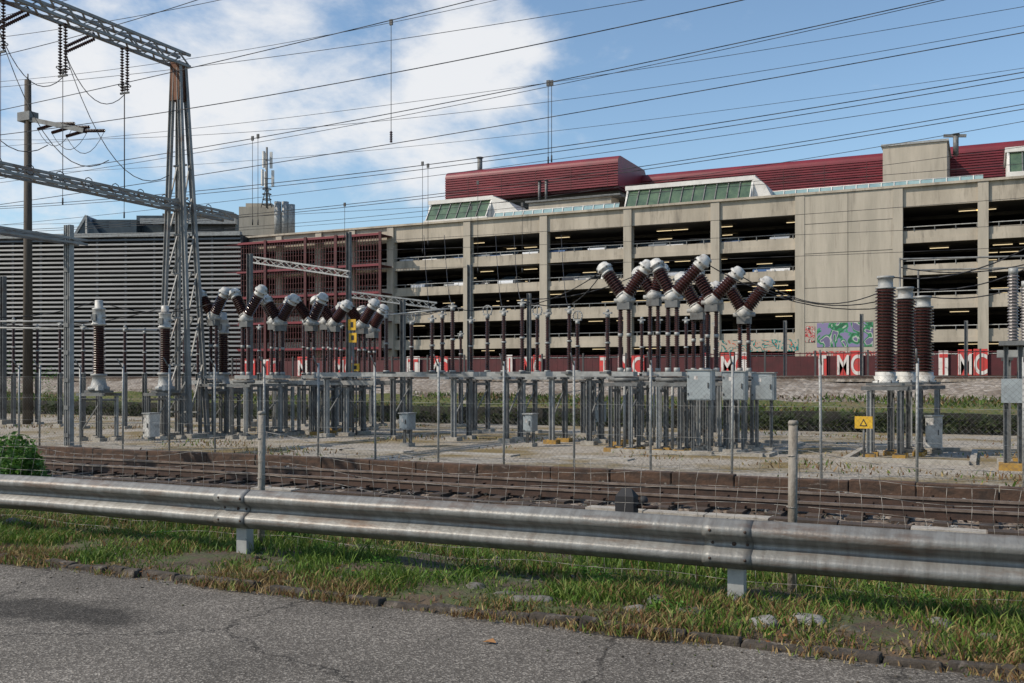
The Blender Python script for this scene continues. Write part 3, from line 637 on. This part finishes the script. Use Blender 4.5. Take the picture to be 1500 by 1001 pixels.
for i in range(len(zz)):
    z=zz[i]; mb.beam((legx(z,-1),Yg,z),(legx(z,1),Yg,z),.08,.06,'steelmast')
    if i+1<len(zz):
        z2=zz[i+1]
        if i<4: mb.beam((legx(z,-1),Yg,z),(legx(z2,1),Yg,z2),.06,.05,'steelmast')
        for sd in (-1,1): mb.beam((legx(z,sd),Yg-.35*(1-i/9),z),(legx(z2,sd),Yg+.35*(1-i/9),z2),.05,.04,'steelmast')
mb.bb(xl-.3,xl+.3,Yg-.6,Yg+.6,GZ-.1,GZ+.15,'conc_foot'); mb.bb(xr-.3,xr+.3,Yg-.6,Yg+.6,GZ-.1,GZ+.15,'conc_foot')
truss(mb,(X,Yg+.3,zt),(X,6,zt),.5,.42,'steelmast',36,.055)
z2=zat(303,s0); truss(mb,(X,Yg+2.6,z2),(X,6,z2),.5,.24,'steelmast',40,.05)
for yy in np.arange(10,Yg+2,1.1):
    mb.ball((X-.2,yy,z2+.22),.06,'porcelain',8); mb.ring((X+.1,yy,z2+.14),.16,.015,'galv_dark','x',8)
mb.obj('frame',P)
mb=MB()
def string(p,q,r=.07,k='porcelain'): mb.insul(p,q,r,k,.09,10,.3)
for yy,l in [(Yg-2.5,1.5),(Yg-5.0,1.6),(Yg-7.2,1.5),(Yg-9.5,1.5)]:
    for dx in (-.12,.12): string((X+dx,yy,zt-.3),(X+dx,yy,zt-.3-l))
    mb.beam((X-.2,yy,zt-.35-l),(X+.2,yy,zt-.35-l),.05,.06,'galv_dark'); mb.cyl((X,yy,zt-.35-l),(X,yy,z2+.1),.012,'wire',4)
    mb.ring((X,yy,zt-.1-l),.2,.015,'galv_dark','z',10)
    for dz in (0,.18): string((X-.3,yy-1.0,zt-.1-dz),(X-1.7,yy-1.0,zt-.35-dz),.06)
    mb.tube(catenary((X-1.7,yy-1,zt-.5),(X,yy,zt-.4-l),.9,10),.014,'wire',4); mb.tube(catenary((X-1.7,yy-1,zt-.5),(X+2,yy,z2+.5),1.6,12),.014,'wire',4)
mb.obj('insulator_strings',P)
mb=MB(); c=Ws(41,46); zt_=zat(118,46); mb.lathe((c.x,c.y,-.4),(c.x,c.y,zt_),[(0,.24),(1,.15)],'wood',10); mb.cyl((c.x,c.y,zt_),(c.x,c.y,zt_+.3),.03,'galv_dark')
zc=zat(172,46); q=Ws(125,44,192); mb.hbeam((c.x-.3,c.y,zc),(q.x,q.y,q.z),.22,.2,'galv'); mb.bb(c.x-.4,c.x+.4,c.y-.25,c.y+.25,zc-.2,zc+.2,'galv')
for t in (.5,.75,1.0):
    p=Vector((c.x,c.y,zc)).lerp(q,t); mb.insul(p,p+Vector((1.2,0,-.12)),.08,'porcelain',.09,8,.3); mb.insul(p,p+Vector((-1.2,0,-.12)),.08,'porcelain',.09,8,.3)
    mb.tube(catenary(p+Vector((-1.2,0,-.1)),p+Vector((1.2,0,-.1)),.9,8),.015,'wire',4)
mb.obj('utility_pole')
mb=MB(); c=Ws(101,29); zt_=zat(330,29)
for dx in (-.08,.08): mb.hbeam((c.x+dx,c.y,GZ),(c.x+dx,c.y,zt_),.08,.16,'galv_light')
for z in np.arange(0,zt_,.8): mb.bb(c.x-.09,c.x+.09,c.y-.1,c.y-.082,z,z+.12,'galv')
mb.bb(c.x-.25,c.x+.25,c.y-.25,c.y+.25,GZ-.05,GZ+.15,'conc_foot')
truss(mb,(c.x,c.y+.5,zat(353,29)),(c.x,c.y-14,zat(353,29)),.36,.12,'steelmast',22,.036)
mb.obj('steel_post')
def ohmast(px,s,ytop,arm=None,name='catenary_mast',w=.2):
    mb=MB(); c=Ws(px,s); gz=1.6 if c.y>50 else (GZ if c.y<41.5 else .4)
    mb.hbeam((c.x,c.y,gz),(c.x,c.y,zat(ytop,s)),w,w,'galv'); mb.bb(c.x-.3,c.x+.3,c.y-.3,c.y+.3,gz-.1,gz+.2,'conc_foot')
    if arm:
        a=Ws(arm[0],s,arm[1]); b=Ws(arm[2],s*arm[4],arm[3]); truss(mb,a,b,.2,.28,'head_white',12,.04)
    mb.obj(name)
ohmast(511,48,340,(372,381,512,402,.98)); ohmast(366,44,372); ohmast(688,50,388,(515,432,640,448,1.0)); ohmast(590,46,440); ohmast(1262,60,460); ohmast(5,46,405); ohmast(1415,58,470); ohmast(775,56,430); ohmast(1150,62,470)
# ---------------------------------------------------------------- overhead wires
def wires():
    P=empty('overhead_line')
    mb=MB()
    W=[(19,[(0,82),(150,43),(290,0)],.011),(23,[(0,162),(270,102),(695,0)],.014),(25,[(0,120),(300,83),(900,-40)],.009),
       (27,[(0,198),(690,85),(1090,0)],.018),(28,[(0,215),(600,150),(1500,10)],.009),(30,[(0,262),(800,122),(1370,0)],.017),(30.5,[(0,268),(800,128),(1385,0)],.012),
       (33,[(0,300),(700,190),(1500,48)],.018),(34,[(0,205),(800,150),(1500,38)],.011),(35,[(0,303),(615,243),(1500,106)],.018),(35.5,[(0,306),(615,249),(1500,114)],.016),
       (38,[(0,255),(600,215),(1500,100)],.010),(39,[(0,330),(500,275),(1500,133)],.013),(42,[(0,338),(900,250),(1500,153)],.018),(42.6,[(0,341),(900,255),(1500,160)],.018),
       (44,[(0,346),(900,275),(1500,178)],.014),(46,[(0,352),(800,300),(1500,215)],.012),(26,[(0,55),(300,5),(500,-40)],.012),(24.5,[(0,25),(120,-5),(300,-50)],.012),
       (52,[(0,372),(700,345),(1500,290)],.014),(53,[(0,380),(700,362),(1500,330)],.013),(54,[(0,400),(900,385),(1500,362)],.014),(50,[(0,330),(600,305),(1500,240)],.014),(29,[(0,128),(500,70),(1060,-20)],.012)]
    for Y,pts,r in W:
        q=[WY(a,Y,b) for a,b in pts]
        xs=[v.x for v in q]; zs=[v.z for v in q]; cf=np.polyfit(xs,zs,2)
        xl,xr=WY(-120,Y).x,WY(1620,Y).x
        mb.tube([Vector((x,Y,float(np.polyval(cf,x)))) for x in np.linspace(xl,xr,40)],r*.9,'wire',5)
    mb.obj('wires',P)
    mb=MB()
    for px,y0,y1,Y,b in [(573,33,205,30,1),(803,122,240,33,0),(808,122,238,33.2,0),(619,240,372,42,0),(627,243,360,42,0),(378,200,330,36,0),(370,203,330,36,0),(505,300,350,44,0),(690,305,372,46,0),(765,300,400,46,0),(700,268,400,44,0),(182,130,320,29,0),(92,105,300,27,0)]:
        a=WY(px,Y,y0); c=WY(px,Y,y1); mb.cyl(a,(a.x,a.y,c.z),.012,'wire',5)
        mb.cyl((a.x,a.y,c.z),(a.x,a.y,c.z+.25),.03,'wire',6)
        if b: mb.insul((a.x,a.y,c.z-.1),(a.x,a.y,c.z+.3),.06,'porcelain',.06,8,.5)
        mb.bb(a.x-.06,a.x+.06,a.y-.03,a.y+.03,a.z-.1,a.z+.1,'galv_dark')
    mb.obj('droppers',P)
wires()
# ---------------------------------------------------------------- parking garage
def garage():
    P=empty('parking_garage'); Y=90.0
    fx=lambda px:WY(px,Y).x
    xl,xc0,xc1,xr=fx(350),fx(1178),fx(1309),fx(1500)+22
    TOP=17.8
    op=[(14.30,16.15),(11.45,13.10),(8.80,10.4),(5.95,7.55),(3.6,4.75)]
    bands=[(16.15,TOP)]+[(op[i+1][1],op[i][0]) for i in range(4)]+[(1.2,op[4][0])]
    mb=MB()
    for i,(z0,z1) in enumerate(bands):
        for a,b in ((xl,xc0),(xc1,xr)):
            if i in (0,5): mb.bb(a,b,Y,Y+.3,z0,z1,'conc')
            else:
                mb.bb(a,b,Y,Y+.25,z0,z0+.40,'conc'); mb.bb(a,b,Y+.08,Y+.22,z0+.40,z1-.16,'conc')
    mb.bb(xl,xr,Y-.3,Y+.35,TOP,TOP+.20,'conc')
    mb.obj('parapets',P)
    mb=MB()
    mb.bb(xc0,xc1,Y-.18,Y+3,1.2,TOP-.02,'conc_panel')
    for z in (3.4,6.6,9.6,12.6,15.2): mb.bb(xc0,xc1,Y-.19,Y-.181,z,z+.05,'conc_dark')
    mb.bb((xc0+xc1)/2-.02,(xc0+xc1)/2+.02,Y-.188,Y-.181,1.2,TOP-.02,'conc_dark')
    mb.obj('stair_core',P)
    mb=MB()
    for px in [352,410,468,517,573,685,797,920,1048,1172,1315,1440,1560]:
        x=fx(px); mb.bb(x-.40,x+.40,Y-.22,Y+.6,1.2,TOP-.03,'conc_panel')
    mb.obj('columns',P)
    mb=MB()
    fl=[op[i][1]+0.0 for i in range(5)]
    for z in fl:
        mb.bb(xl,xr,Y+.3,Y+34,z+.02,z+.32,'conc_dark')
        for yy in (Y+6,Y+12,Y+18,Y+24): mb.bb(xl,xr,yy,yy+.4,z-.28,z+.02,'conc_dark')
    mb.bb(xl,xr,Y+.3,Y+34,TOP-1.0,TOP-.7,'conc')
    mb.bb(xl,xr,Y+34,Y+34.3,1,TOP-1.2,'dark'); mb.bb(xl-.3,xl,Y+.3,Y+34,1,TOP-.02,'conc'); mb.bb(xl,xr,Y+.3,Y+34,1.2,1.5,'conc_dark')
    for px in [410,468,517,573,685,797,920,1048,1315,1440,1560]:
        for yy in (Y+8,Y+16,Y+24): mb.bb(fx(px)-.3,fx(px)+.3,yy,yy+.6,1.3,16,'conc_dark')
    mb.obj('floors',P)
    mb=MB()
    for z,_ in op:
        for a,b in ((xl,xc0),(xc1,xr)):
            mb.cyl((a,Y+.05,z+.16),(b,Y+.05,z+.16),.04,'galv_light',6)
            x=a
            while x<b: mb.bb(x-.02,x+.02,Y+.03,Y+.07,z-.2,z+.14,'galv_light'); x+=1.6
    mb.obj('handrails',P)
    mb=MB()
    for i,(z,zt) in enumerate(op):
        for px in range(600,1720,42):
            if 1172<px<1320: continue
            for k,yy in enumerate((Y+3.5,Y+9,Y+15,Y+21)):
                if random.random()<.60: continue
                x=fx(px)+random.uniform(-1.5,1.5); mb.bb(x-.75,x+.75,yy,yy+.12,zt-.12,zt-.07,'lamp')
    mb.obj('fluorescent_lamps',P)
    def redblock(x0,x1,Y0,z0,z1,depth,name,ribs=9):
        mb=MB(); pr=[]
        R=.9; n=6
        hz=z1-R-z0
        for i in range(ribs):
            a=z0+hz*i/ribs; b=z0+hz*(i+1)/ribs; pr+=[(0,a),(0,a+(b-a)*.6),(.13,a+(b-a)*.65),(.13,b-.02)]
        for i in range(n+1):
            t=math.pi/2*i/n; pr.append((R-R*math.cos(t),z1-R+R*math.sin(t)))
        pr+=[(depth-R,z1),(depth,z1-R),(depth,z0)]
        vs=[];m=len(pr)
        ends=[x0,x0+.02,x1-.02,x1]
        for x in ends:
            for dy,z in pr: vs.append((x,Y0+dy,z))
        fs=[(i*m+j,(i+1)*m+j,(i+1)*m+j+1,i*m+j+1) for i in range(3) for j in range(m-1)]
        fs.append(tuple(range(m))); fs.append(tuple(3*m+j for j in range(m-1,-1,-1)))
        mb.add(vs,fs,'burg'); 
        x=x0+3
        while x<x1-1: mb.bb(x-.03,x+.03,Y0-.01,Y0+.05,z0,z1-R,'burg_dark'); x+=4.2
        mb.bb(x0+.1,x1-.1,Y0+.3,Y0+depth-.3,z0-.25,z0-.02,'burg_dark')
        mb.obj(name,P)
    y1=100; redblock(WY(652,y1).x,WY(905,y1).x,y1,22.2,25.5,10,'red_roof')
    y2=108; redblock(WY(890,y2).x,WY(1700,y2).x,y2,21.2,24.9,9,'red_roof_long',11)
    mb=MB()
    mb.bb(WY(660,103).x,WY(1650,103).x,Y+19.5,Y+27,17,22.0,'conc')
    mb.bb(WY(780,100).x,WY(900,100).x,Y+9,Y+16,17,20.9,'conc_panel'); mb.bb(WY(765,98).x,WY(905,98).x,Y+8.7,Y+16.2,20.9,21.1,'galv')
    a=WY(1293,100).x; b=WY(1387,100).x; mb.bb(a,b,100,112,18,23.6,'conc_panel'); mb.bb(a-.15,b+.15,99.85,112.1,23.6,23.8,'galv_light')
    mb.bb(WY(652,101).x,WY(905,101).x,101.5,109,17,22.0,'conc_dark')
    mb.obj('penthouse',P)
    def dormer(pxa,pxb,Y0,z0,z1,name,nb,side=3.0,right=True):
        mb=MB(); a=WY(pxa,Y0).x; b=WY(pxb,Y0).x
        mb.bb(a-.2,b+.2,Y0-.2,Y0,z0-.7,z0,'whitepaint')
        dy=1.3
        mb.add([(a,Y0-.02,z0),(b,Y0-.02,z0),(b,Y0+dy,z1-.45),(a,Y0+dy,z1-.45)],[(0,1,2,3)],'greenglass')
        for i in range(nb+1):
            x=a+(b-a)*i/nb; mb.beam((x,Y0-.07,z0),(x,Y0+dy-.05,z1-.45),.09,.12,'galv' if 0<i<nb else 'whitepaint')
        mb.bb(a-.3,b+.3,Y0+dy-.25,Y0+8,z1-.43,z1,'whitepaint')
        for x,sg in ((a,-1),(b,1)):
            X2=x+sg*.15
            mb.add([(x+sg*.02,Y0-.15,z0-.7),(x+sg*.02,Y0+8,z0-.7),(x+sg*.02,Y0+8,z1-.44),(x+sg*.02,Y0+dy-.2,z1-.44),(X2,Y0-.15,z0-.7),(X2,Y0+8,z0-.7),(X2,Y0+8,z1-.44),(X2,Y0+dy-.2,z1-.44)],[(0,1,2,3),(7,6,5,4),(0,3,7,4),(3,2,6,7)],'whitepaint')
        if right:
            mb.add([(b+.16,Y0+1,z0-.7),(b+side,Y0+1,z0-.7),(b+side*.5,Y0+1,z1-.9),(b+.16,Y0+1,z1-.05),(b+.16,Y0+5,z0-.7),(b+side,Y0+5,z0-.7),(b+side*.5,Y0+5,z1-.9),(b+.16,Y0+5,z1-.05)],[(0,1,2,3),(7,6,5,4),(1,5,6,2),(2,6,7,3)],'whitepaint')
        mb.obj(name,P)
    dormer(915,1098,94.5,18.6,21.1,'roof_window',11,2.4)
    dormer(624,712,95,19.1,21.5,'roof_window_small',6,4.5)
    dormer(1478,1600,96,19.5,21.9,'roof_window_end',6,2,False)
    mb=MB()
    for pa,pb,yy,z0,z1 in ((722,905,92.5,17.9,19.0),(1130,1440,97,18.6,19.75)):
        a=WY(pa,yy).x;b=WY(pb,yy).x
        mb.add([(a,yy,z0),(b,yy,z0),(b,yy+.5,z1),(a,yy+.5,z1)],[(0,1,2,3)],'tealglass'); mb.bb(a,b,yy-.1,yy+.3,z0-.9,z0-.02,'whitepaint'); mb.cyl((a,yy+.5,z1),(b,yy+.5,z1),.05,'whitepaint')
        x=a
        while x<b: mb.beam((x,yy-.04,z0),(x,yy+.46,z1),.07,.06,'whitepaint'); x+=1.1
    mb.obj('roof_glazing',P)
    mb=MB()
    for px,yb,yt,Yy,w in [(703,247,232,101,.3),(800,283,265,100,.15),(790,283,267,100,.15),(1400,212,198,104,.25)]:
        p=WY(px,Yy,yb); q=WY(px,Yy,yt); mb.cyl((p.x,p.y,p.z-1),(p.x,p.y,q.z),w,'galv',8); mb.cyl((p.x,p.y,q.z),(p.x,p.y,q.z+.1),w*1.4,'galv_dark',8)
    p=WY(1402,104,202); mb.beam(p+Vector((-1.2,0,.3)),p+Vector((.8,0,.1)),.3,.25,'galv')
    mb.obj('roof_vents',P)
    mb=MB(); a=fx(352)-.3; b=fx(576); yf=Y-2.4
    x=a
    while x<=b: mb.bb(x-.03,x+.03,yf,yf+.05,2.0,16.8,'burg_dark'); x+=.36
    for z in [2.0,4.9,7.8,10.7,13.6,16.8]:
        mb.bb(a,b,yf-.08,yf-.005,z-.12,z+.12,'burg'); mb.bb(a,b,yf+.06,Y-.23,z-.1,z+.0,'burg_dark')
    for px in (352,410,468,512,576): mb.bb(fx(px)-.16,fx(px)+.16,yf-.2,yf-.085,1.2,17.0,'burg_dark')
    for z in np.arange(2.5,16.8,.6): mb.bb(a,b,yf+.055,yf+.08,z-.02,z+.02,'burg_dark')
    mb.obj('red_screen',P)
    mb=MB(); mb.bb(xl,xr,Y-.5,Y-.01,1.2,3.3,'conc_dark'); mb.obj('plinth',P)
    mb=MB(); 
    def gp(px0,px1,y0,y1,k,d=.215): 
        q=WY(px0,Y,y1); r=WY(px1,Y,y0); mb.bb(q.x,r.x,Y-d,Y-d+.012,q.z,r.z,k)
    gp(1197,1279,472,509,'graf1'); gp(1180,1194,478,502,'graf3'); gp(1182,1290,514,545,'graf3',.53)
    gp(1052,1170,497,516,'graf2',.24)
    mb.obj('graffiti',P)
garage()
def posters():
    P=empty('poster_wall'); Y=66; mb=MB(); z0,z1=1.6,3.45
    a=WY(356,Y).x; b=WY(1500,Y).x+8
    mb.bb(a,b,Y,Y+.2,1.3,z0+.1,'conc_dark'); mb.bb(a,b,Y+.1,Y+.14,z0+.1,z1-.3,'burg_dark')
    mb.obj('wall',P)
    groups=[(358,375,'T'),(380,410,'MC'),(436,452,'M'),(490,520,'MC'),(596,616,'T'),(630,657,'MC'),(742,752,'I'),(766,796,'MC'),(878,893,'T'),(905,945,'MC'),(1028,1040,'T'),(1055,1098,'MC'),(1198,1212,'T'),(1225,1265,'MC'),(1374,1390,'T'),(1402,1448,'MC')]
    mb=MB()
    for pa,pb,t in groups:
        xa=WY(pa,Y).x; xb=WY(pb,Y).x; n=len(t); w=(xb-xa)/n
        for i in range(n):
            rd=random.random()<.6; dz=random.uniform(-.12,.05)
            mb.bb(xa+i*w+.03,xa+(i+1)*w-.05,Y-.06,Y-.02,z0+.12,z1+dz,'red' if rd else 'bannerwhite')
            cu=bpy.data.curves.new('lettering','FONT'); cu.body=t[i]; cu.size=1.75; cu.extrude=.006; cu.offset=.03; cu.align_x='CENTER'
            o=bpy.data.objects.new('lettering',cu); COL.objects.link(o); o.location=(xa+(i+.5)*w,Y-.075,z0+.38); o.rotation_euler=(math.pi/2,0,0); o.scale=(min(1,w/1.35),1,1); cu.materials.append(M['bannerwhite' if rd else 'red']); o.parent=P
    mb.obj('panels',P)
posters()
def barfence():
    mb=MB(); Y=62; a=WY(340,Y).x; b=WY(1500,Y).x+6; x=a
    while x<b: mb.bb(x-.014,x+.014,Y,Y+.03,1.6,3.3,'burg_dark'); x+=.42
    for z in (1.8,3.2): mb.bb(a,b,Y+.031,Y+.07,z,z+.06,'burg_dark')
    x=a
    while x<b: mb.bb(x-.05,x+.05,Y-.03,Y+.09,1.5,3.4,'galv_dark'); x+=3
    mb.obj('bar_fence')
barfence()
mb=MB()
for yy in (52,53.44,56.5,57.94): mb.bb(-200,60,yy-.035,yy+.035,1.7,1.86,'railsteel')
mb.bb(-200,60,51,59,1.55,1.70,'ballast_far'); mb.obj('embankment_track')
mb=MB(); x=-120
while x<40: mb.bb(x,x+2.38,41.2,41.5,-.45,.38+random.uniform(-.02,.02),'retaining'); x+=2.4
mb.obj('retaining_wall')
# ---------------------------------------------------------------- louvred hall
def hall():
    P=empty('louvred_hall'); A=Ws(-260,117); B=Ws(354,112); A.z=B.z=0; d=(B-A).normalized(); n=Vector((d.y,-d.x,0)); zt=18.0
    if n.y>0: n=-n
    mb=MB()
    ang=math.atan2(d.y,d.x); L=(B-A).length; mid=(A+B)/2-n*12.3
    mb.box((mid.x,mid.y,zt/2),(L,24,zt-.3),'dark',ang)
    mb.obj('body',P)
    mb=MB(); N=32
    for i in range(N):
        z0=1.7+(zt-1.9)*i/N; h=(zt-1.9)/N
        vs=[]
        for q in (A,B):
            vs+= [q+n*.05+Vector((0,0,z0)),q+n*.34+Vector((0,0,z0+h*.14)),q+n*.26+Vector((0,0,z0+h*.54)),q+n*.0+Vector((0,0,z0+h*.60))]
        mb.add(vs,[(0,4,5,1),(1,5,6,2),(2,6,7,3),(3,7,4,0),(0,1,2,3),(7,6,5,4)],'louvre')
    for t in np.linspace(0,1,16):
        q=A.lerp(B,t); mb.box((q.x+n.x*.02,q.y+n.y*.02,zt/2+.8),(.25,.25,zt-1.8),'galv_dark',ang)
    a=A+Vector((0,0,zt));b=B+Vector((0,0,zt)); mb.beam(a+n*.2,b+n*.2,.7,.45,'galv_light')
    mb.beam(A+n*.3+Vector((0,0,1.5)),B+n*.3+Vector((0,0,1.5)),.4,.5,'conc')
    mb.obj('louvres',P)
    mb=MB()
    def bx(p0,p1,s,y0,y1,k,dep=8):
        a=Ws(p0,s);b=Ws(p1,s); z0,z1=zat(y1,s),zat(y0,s); m=(a+b)/2+FW*dep/2; mb.box((m.x,m.y,(z0+z1)/2),((b-a).length,dep,z1-z0),k,TH)
    bx(128,200,122,322,350,'bluedark'); bx(200,238,124,316,350,'bluedark'); bx(238,345,123,313,350,'galv_dark'); bx(205,345,122,320,328,'galv_light',1)
    bx(350,402,118,303,345,'conc_panel',6); bx(360,398,119,298,304,'conc_panel',5)
    for p0,p1,s in [(108,128,121),(128,150,121)]:
        a=Ws(p0,s,348);b=Ws(p1,s,348);c=Ws(127,s,316); mb.add([a,b,c,a+FW*8,b+FW*8,c+FW*8],[(0,1,2),(0,2,5,3),(1,4,5,2)],'bluedark')
        mb.beam(a,c,.3,.3,'galv_light')
    for px in (407,418,427): c=Ws(px,117); mb.cyl((c.x,c.y,zat(345,117)),(c.x,c.y,zat(296 if px<420 else 300,117)),.42,'galv_light',14)
    c=Ws(391,116); X,Y_=c.x,c.y; mb.cyl((X,Y_,zat(305,116)),(X,Y_,zat(216,116)),.12,'galv',8)
    for z,rr in ((zat(235,116),.5),(zat(262,116),.7)):
        for k in range(3):
            an=k*2.1+.4; mb.box((X+rr*math.cos(an),Y_+rr*math.sin(an),z),(.3,.2,1.9),'whitepaint',an); mb.cyl((X,Y_,z),(X+rr*math.cos(an),Y_+rr*math.sin(an),z),.05,'galv')
    for z in np.arange(zat(300,116),zat(275,116),.6): mb.ring((X,Y_,z),.5,.06,'galv_dark','z',8)
    for k in range(3): an=k*2.1; mb.cyl((X+.7*math.cos(an),Y_+.7*math.sin(an),zat(305,116)),(X,Y_,zat(270,116)),.05,'galv_dark')
    mb.obj('roof_plant',P)
hall()
# ---------------------------------------------------------------- parked cars
def carmesh(name,col):
    k='paint_'+name; mat(k,col,tuple(c*.9 for c in col),1,.25,.2)
    mb=MB(); 
    side=[(-2.1,.35),(-2.15,.62),(-2.0,.85),(-1.1,.93),(-.45,1.38),(.15,1.46),(.9,1.42),(1.65,1.0),(2.05,.95),(2.12,.5),(2.0,.3)]
    def w(z): return .86 if z<1.0 else .86-(z-1.0)*.5
    vs=[]; n=len(side)
    for sg in (-1,1):
        for y,z in side: vs.append((sg*w(z),y,z))
    fs=[tuple(range(n)),tuple(range(2*n-1,n-1,-1))]
    mb.add(vs,fs,k)
    for j in range(n):
        j2=(j+1)%n; gl=j in (3,6); mb.add([vs[j],vs[j2],vs[n+j2],vs[n+j]],[(0,3,2,1)],'bluedark' if gl else k)
    for sg in (-1,1):
        mb.add([(sg*(w(z)+.004),y,z) for y,z in [(-.95,.97),(-.42,1.32),(.15,1.39),(.85,1.36),(1.4,1.0)]],[(0,1,2,3,4)],'dark')
        for y in (-1.3,1.3): mb.cyl((sg*.70,y,.32),(sg*.88,y,.32),.32,'dark',14); mb.cyl((sg*.881,y,.32),(sg*.89,y,.32),.18,'galv_light',10)
        mb.bb(sg*.55-.15,sg*.55+.15,-2.17,-2.1,.62,.74,'whitepaint')
    o=mb.obj('parked_car',bevel=.03); return o
cars=[carmesh('silver',(.45,.46,.48)),carmesh('white',(.7,.7,.7)),carmesh('black',(.03,.03,.035)),carmesh('blue',(.06,.12,.25)),carmesh('grey',(.2,.21,.22))]
slots=[]
for z in (13.10+.32,10.4+.32):
    for px in [592,608,625,641,657,672,703,720,737,755,773,812,832,850,870,890,905,940,960,985,1005,1030,1068,1090,1115,1140]:
        if z<12 and random.random()<.4: continue
        if random.random()<.2: continue
        slots.append((WY(px,90).x,92.6,z))
for i,(x,y,z) in enumerate(slots):
    if i<5: o=cars[i]
    else: o=bpy.data.objects.new('parked_car',random.choice(cars).data); COL.objects.link(o); b=o.modifiers.new('b','BEVEL'); b.width=.03; b.limit_method='ANGLE'
    o.location=(x,y,z); o.rotation_euler=(0,0,random.choice([0,math.pi])+random.uniform(-.02,.02))
# ---------------------------------------------------------------- light, sky
el=math.radians(41); sd=Vector((-.72,-.60,0)).normalized(); az=math.atan2(sd.x,sd.y)
sun=bpy.data.lights.new('sun','SUN'); sun.energy=4.4; sun.angle=math.radians(.5); sun.color=(1,.90,.76)
so=bpy.data.objects.new('sun',sun); COL.objects.link(so)
dv=Vector((sd.x*math.cos(el),sd.y*math.cos(el),math.sin(el))); so.rotation_euler=dv.to_track_quat('Z','Y').to_euler()
w=bpy.data.worlds.new('World'); S.world=w; w.use_nodes=True; N=w.node_tree.nodes; L=w.node_tree.links; bg=N['Background']; bg.inputs[1].default_value=.11
sk=N.new('ShaderNodeTexSky'); sk.sky_type='NISHITA'; sk.sun_disc=False; sk.sun_elevation=el; sk.sun_rotation=az; sk.air_density=1.0; sk.dust_density=.8; sk.ozone_density=1.6
tc=N.new('ShaderNodeTexCoord'); sp=N.new('ShaderNodeSeparateXYZ'); L.new(tc.outputs['Generated'],sp.inputs[0])
def mth(op,a,b=None,c=None,cl=False):
    n=N.new('ShaderNodeMath'); n.operation=op; n.use_clamp=cl
    for i,v in enumerate((a,b,c)):
        if v is None: continue
        if isinstance(v,(int,float)): n.inputs[i].default_value=v
        else: L.new(v,n.inputs[i])
    return n.outputs[0]
zz_=mth('ADD',mth('MAXIMUM',sp.outputs['Z'],0.0),.35)
cb=N.new('ShaderNodeCombineXYZ'); L.new(mth('DIVIDE',sp.outputs['X'],zz_),cb.inputs[0]); L.new(mth('DIVIDE',sp.outputs['Y'],zz_),cb.inputs[1]); L.new(mth('MULTIPLY',sp.outputs['Z'],1.2),cb.inputs[2])
mp=N.new('ShaderNodeMapping'); mp.inputs['Rotation'].default_value=(0,0,.5); mp.inputs['Scale'].default_value=(1.7,1.5,1.6); mp.inputs['Location'].default_value=(1.7,.4,0); L.new(cb.outputs[0],mp.inputs[0])
n1=N.new('ShaderNodeTexNoise'); n1.inputs['Scale'].default_value=2.4; n1.inputs['Detail'].default_value=10; n1.inputs['Roughness'].default_value=.60; n1.inputs['Distortion'].default_value=.15; L.new(mp.outputs[0],n1.inputs['Vector'])
nv=N.new('ShaderNodeVectorMath'); nv.operation='NORMALIZE'; L.new(tc.outputs['Generated'],nv.inputs[0])
def blob(pxc,pyc,rad,amp):
    # cloud bank centred on a fixed sky bearing
    d=(FW+RT*((pxc-750)/F)+Vector((0,0,(HZ-pyc)/F))).normalized()
    nn=N.new('ShaderNodeVectorMath'); nn.operation='DISTANCE'; L.new(nv.outputs[0],nn.inputs[0]); nn.inputs[1].default_value=d
    mr=N.new('ShaderNodeMapRange'); mr.interpolation_type='SMOOTHSTEP'; mr.inputs['From Min'].default_value=0; mr.inputs['From Max'].default_value=rad; mr.inputs['To Min'].default_value=amp; mr.inputs['To Max'].default_value=0; L.new(nn.outputs['Value'],mr.inputs['Value']); return mr.outputs[0]
dens=n1.outputs['Fac']
acc=blob(390,90,.17,.26)
for a in [(710,150,.13,.25),(660,50,.11,.24),(640,200,.12,.16),(780,80,.07,.14),(60,40,.20,.17),(120,200,.22,.13),(560,270,.16,.14),(220,120,.14,.12),(470,150,.11,.14)]: acc=mth('ADD',acc,mth('MULTIPLY',blob(*a),.9))
acc=mth('MINIMUM',acc,.31)
dens=mth('ADD',dens,mth('SUBTRACT',acc,.08))
cr=N.new('ShaderNodeMapRange'); cr.interpolation_type='SMOOTHSTEP'; cr.inputs['From Min'].default_value=.50; cr.inputs['From Max'].default_value=.78; L.new(dens,cr.inputs['Value'])
fac=mth('MULTIPLY',cr.outputs[0],.95)
mx=N.new('ShaderNodeMix'); mx.data_type='RGBA'; L.new(fac,mx.inputs['Factor']); 
tint=N.new('ShaderNodeMix'); tint.data_type='RGBA'; tint.blend_type='MULTIPLY'; tint.inputs['Factor'].default_value=1; L.new(sk.outputs[0],tint.inputs[6]); tint.inputs[7].default_value=(1.35,1.45,1.45,1)
L.new(tint.outputs[2],mx.inputs[6]); mx.inputs[7].default_value=(7.9,8.0,8.2,1)
L.new(mx.outputs[2],bg.inputs[0])
S.view_settings.view_transform='Standard'; S.view_settings.look='None'; S.view_settings.exposure=0
cam=bpy.data.cameras.new('camera'); cam.lens=35; cam.sensor_width=36; cam.shift_y=54.5/1500; cam.clip_end=6000; cam.clip_start=.1
co=bpy.data.objects.new('camera',cam); COL.objects.link(co); co.location=(0,0,H); co.rotation_euler=(math.pi/2,0,TH); S.camera=co
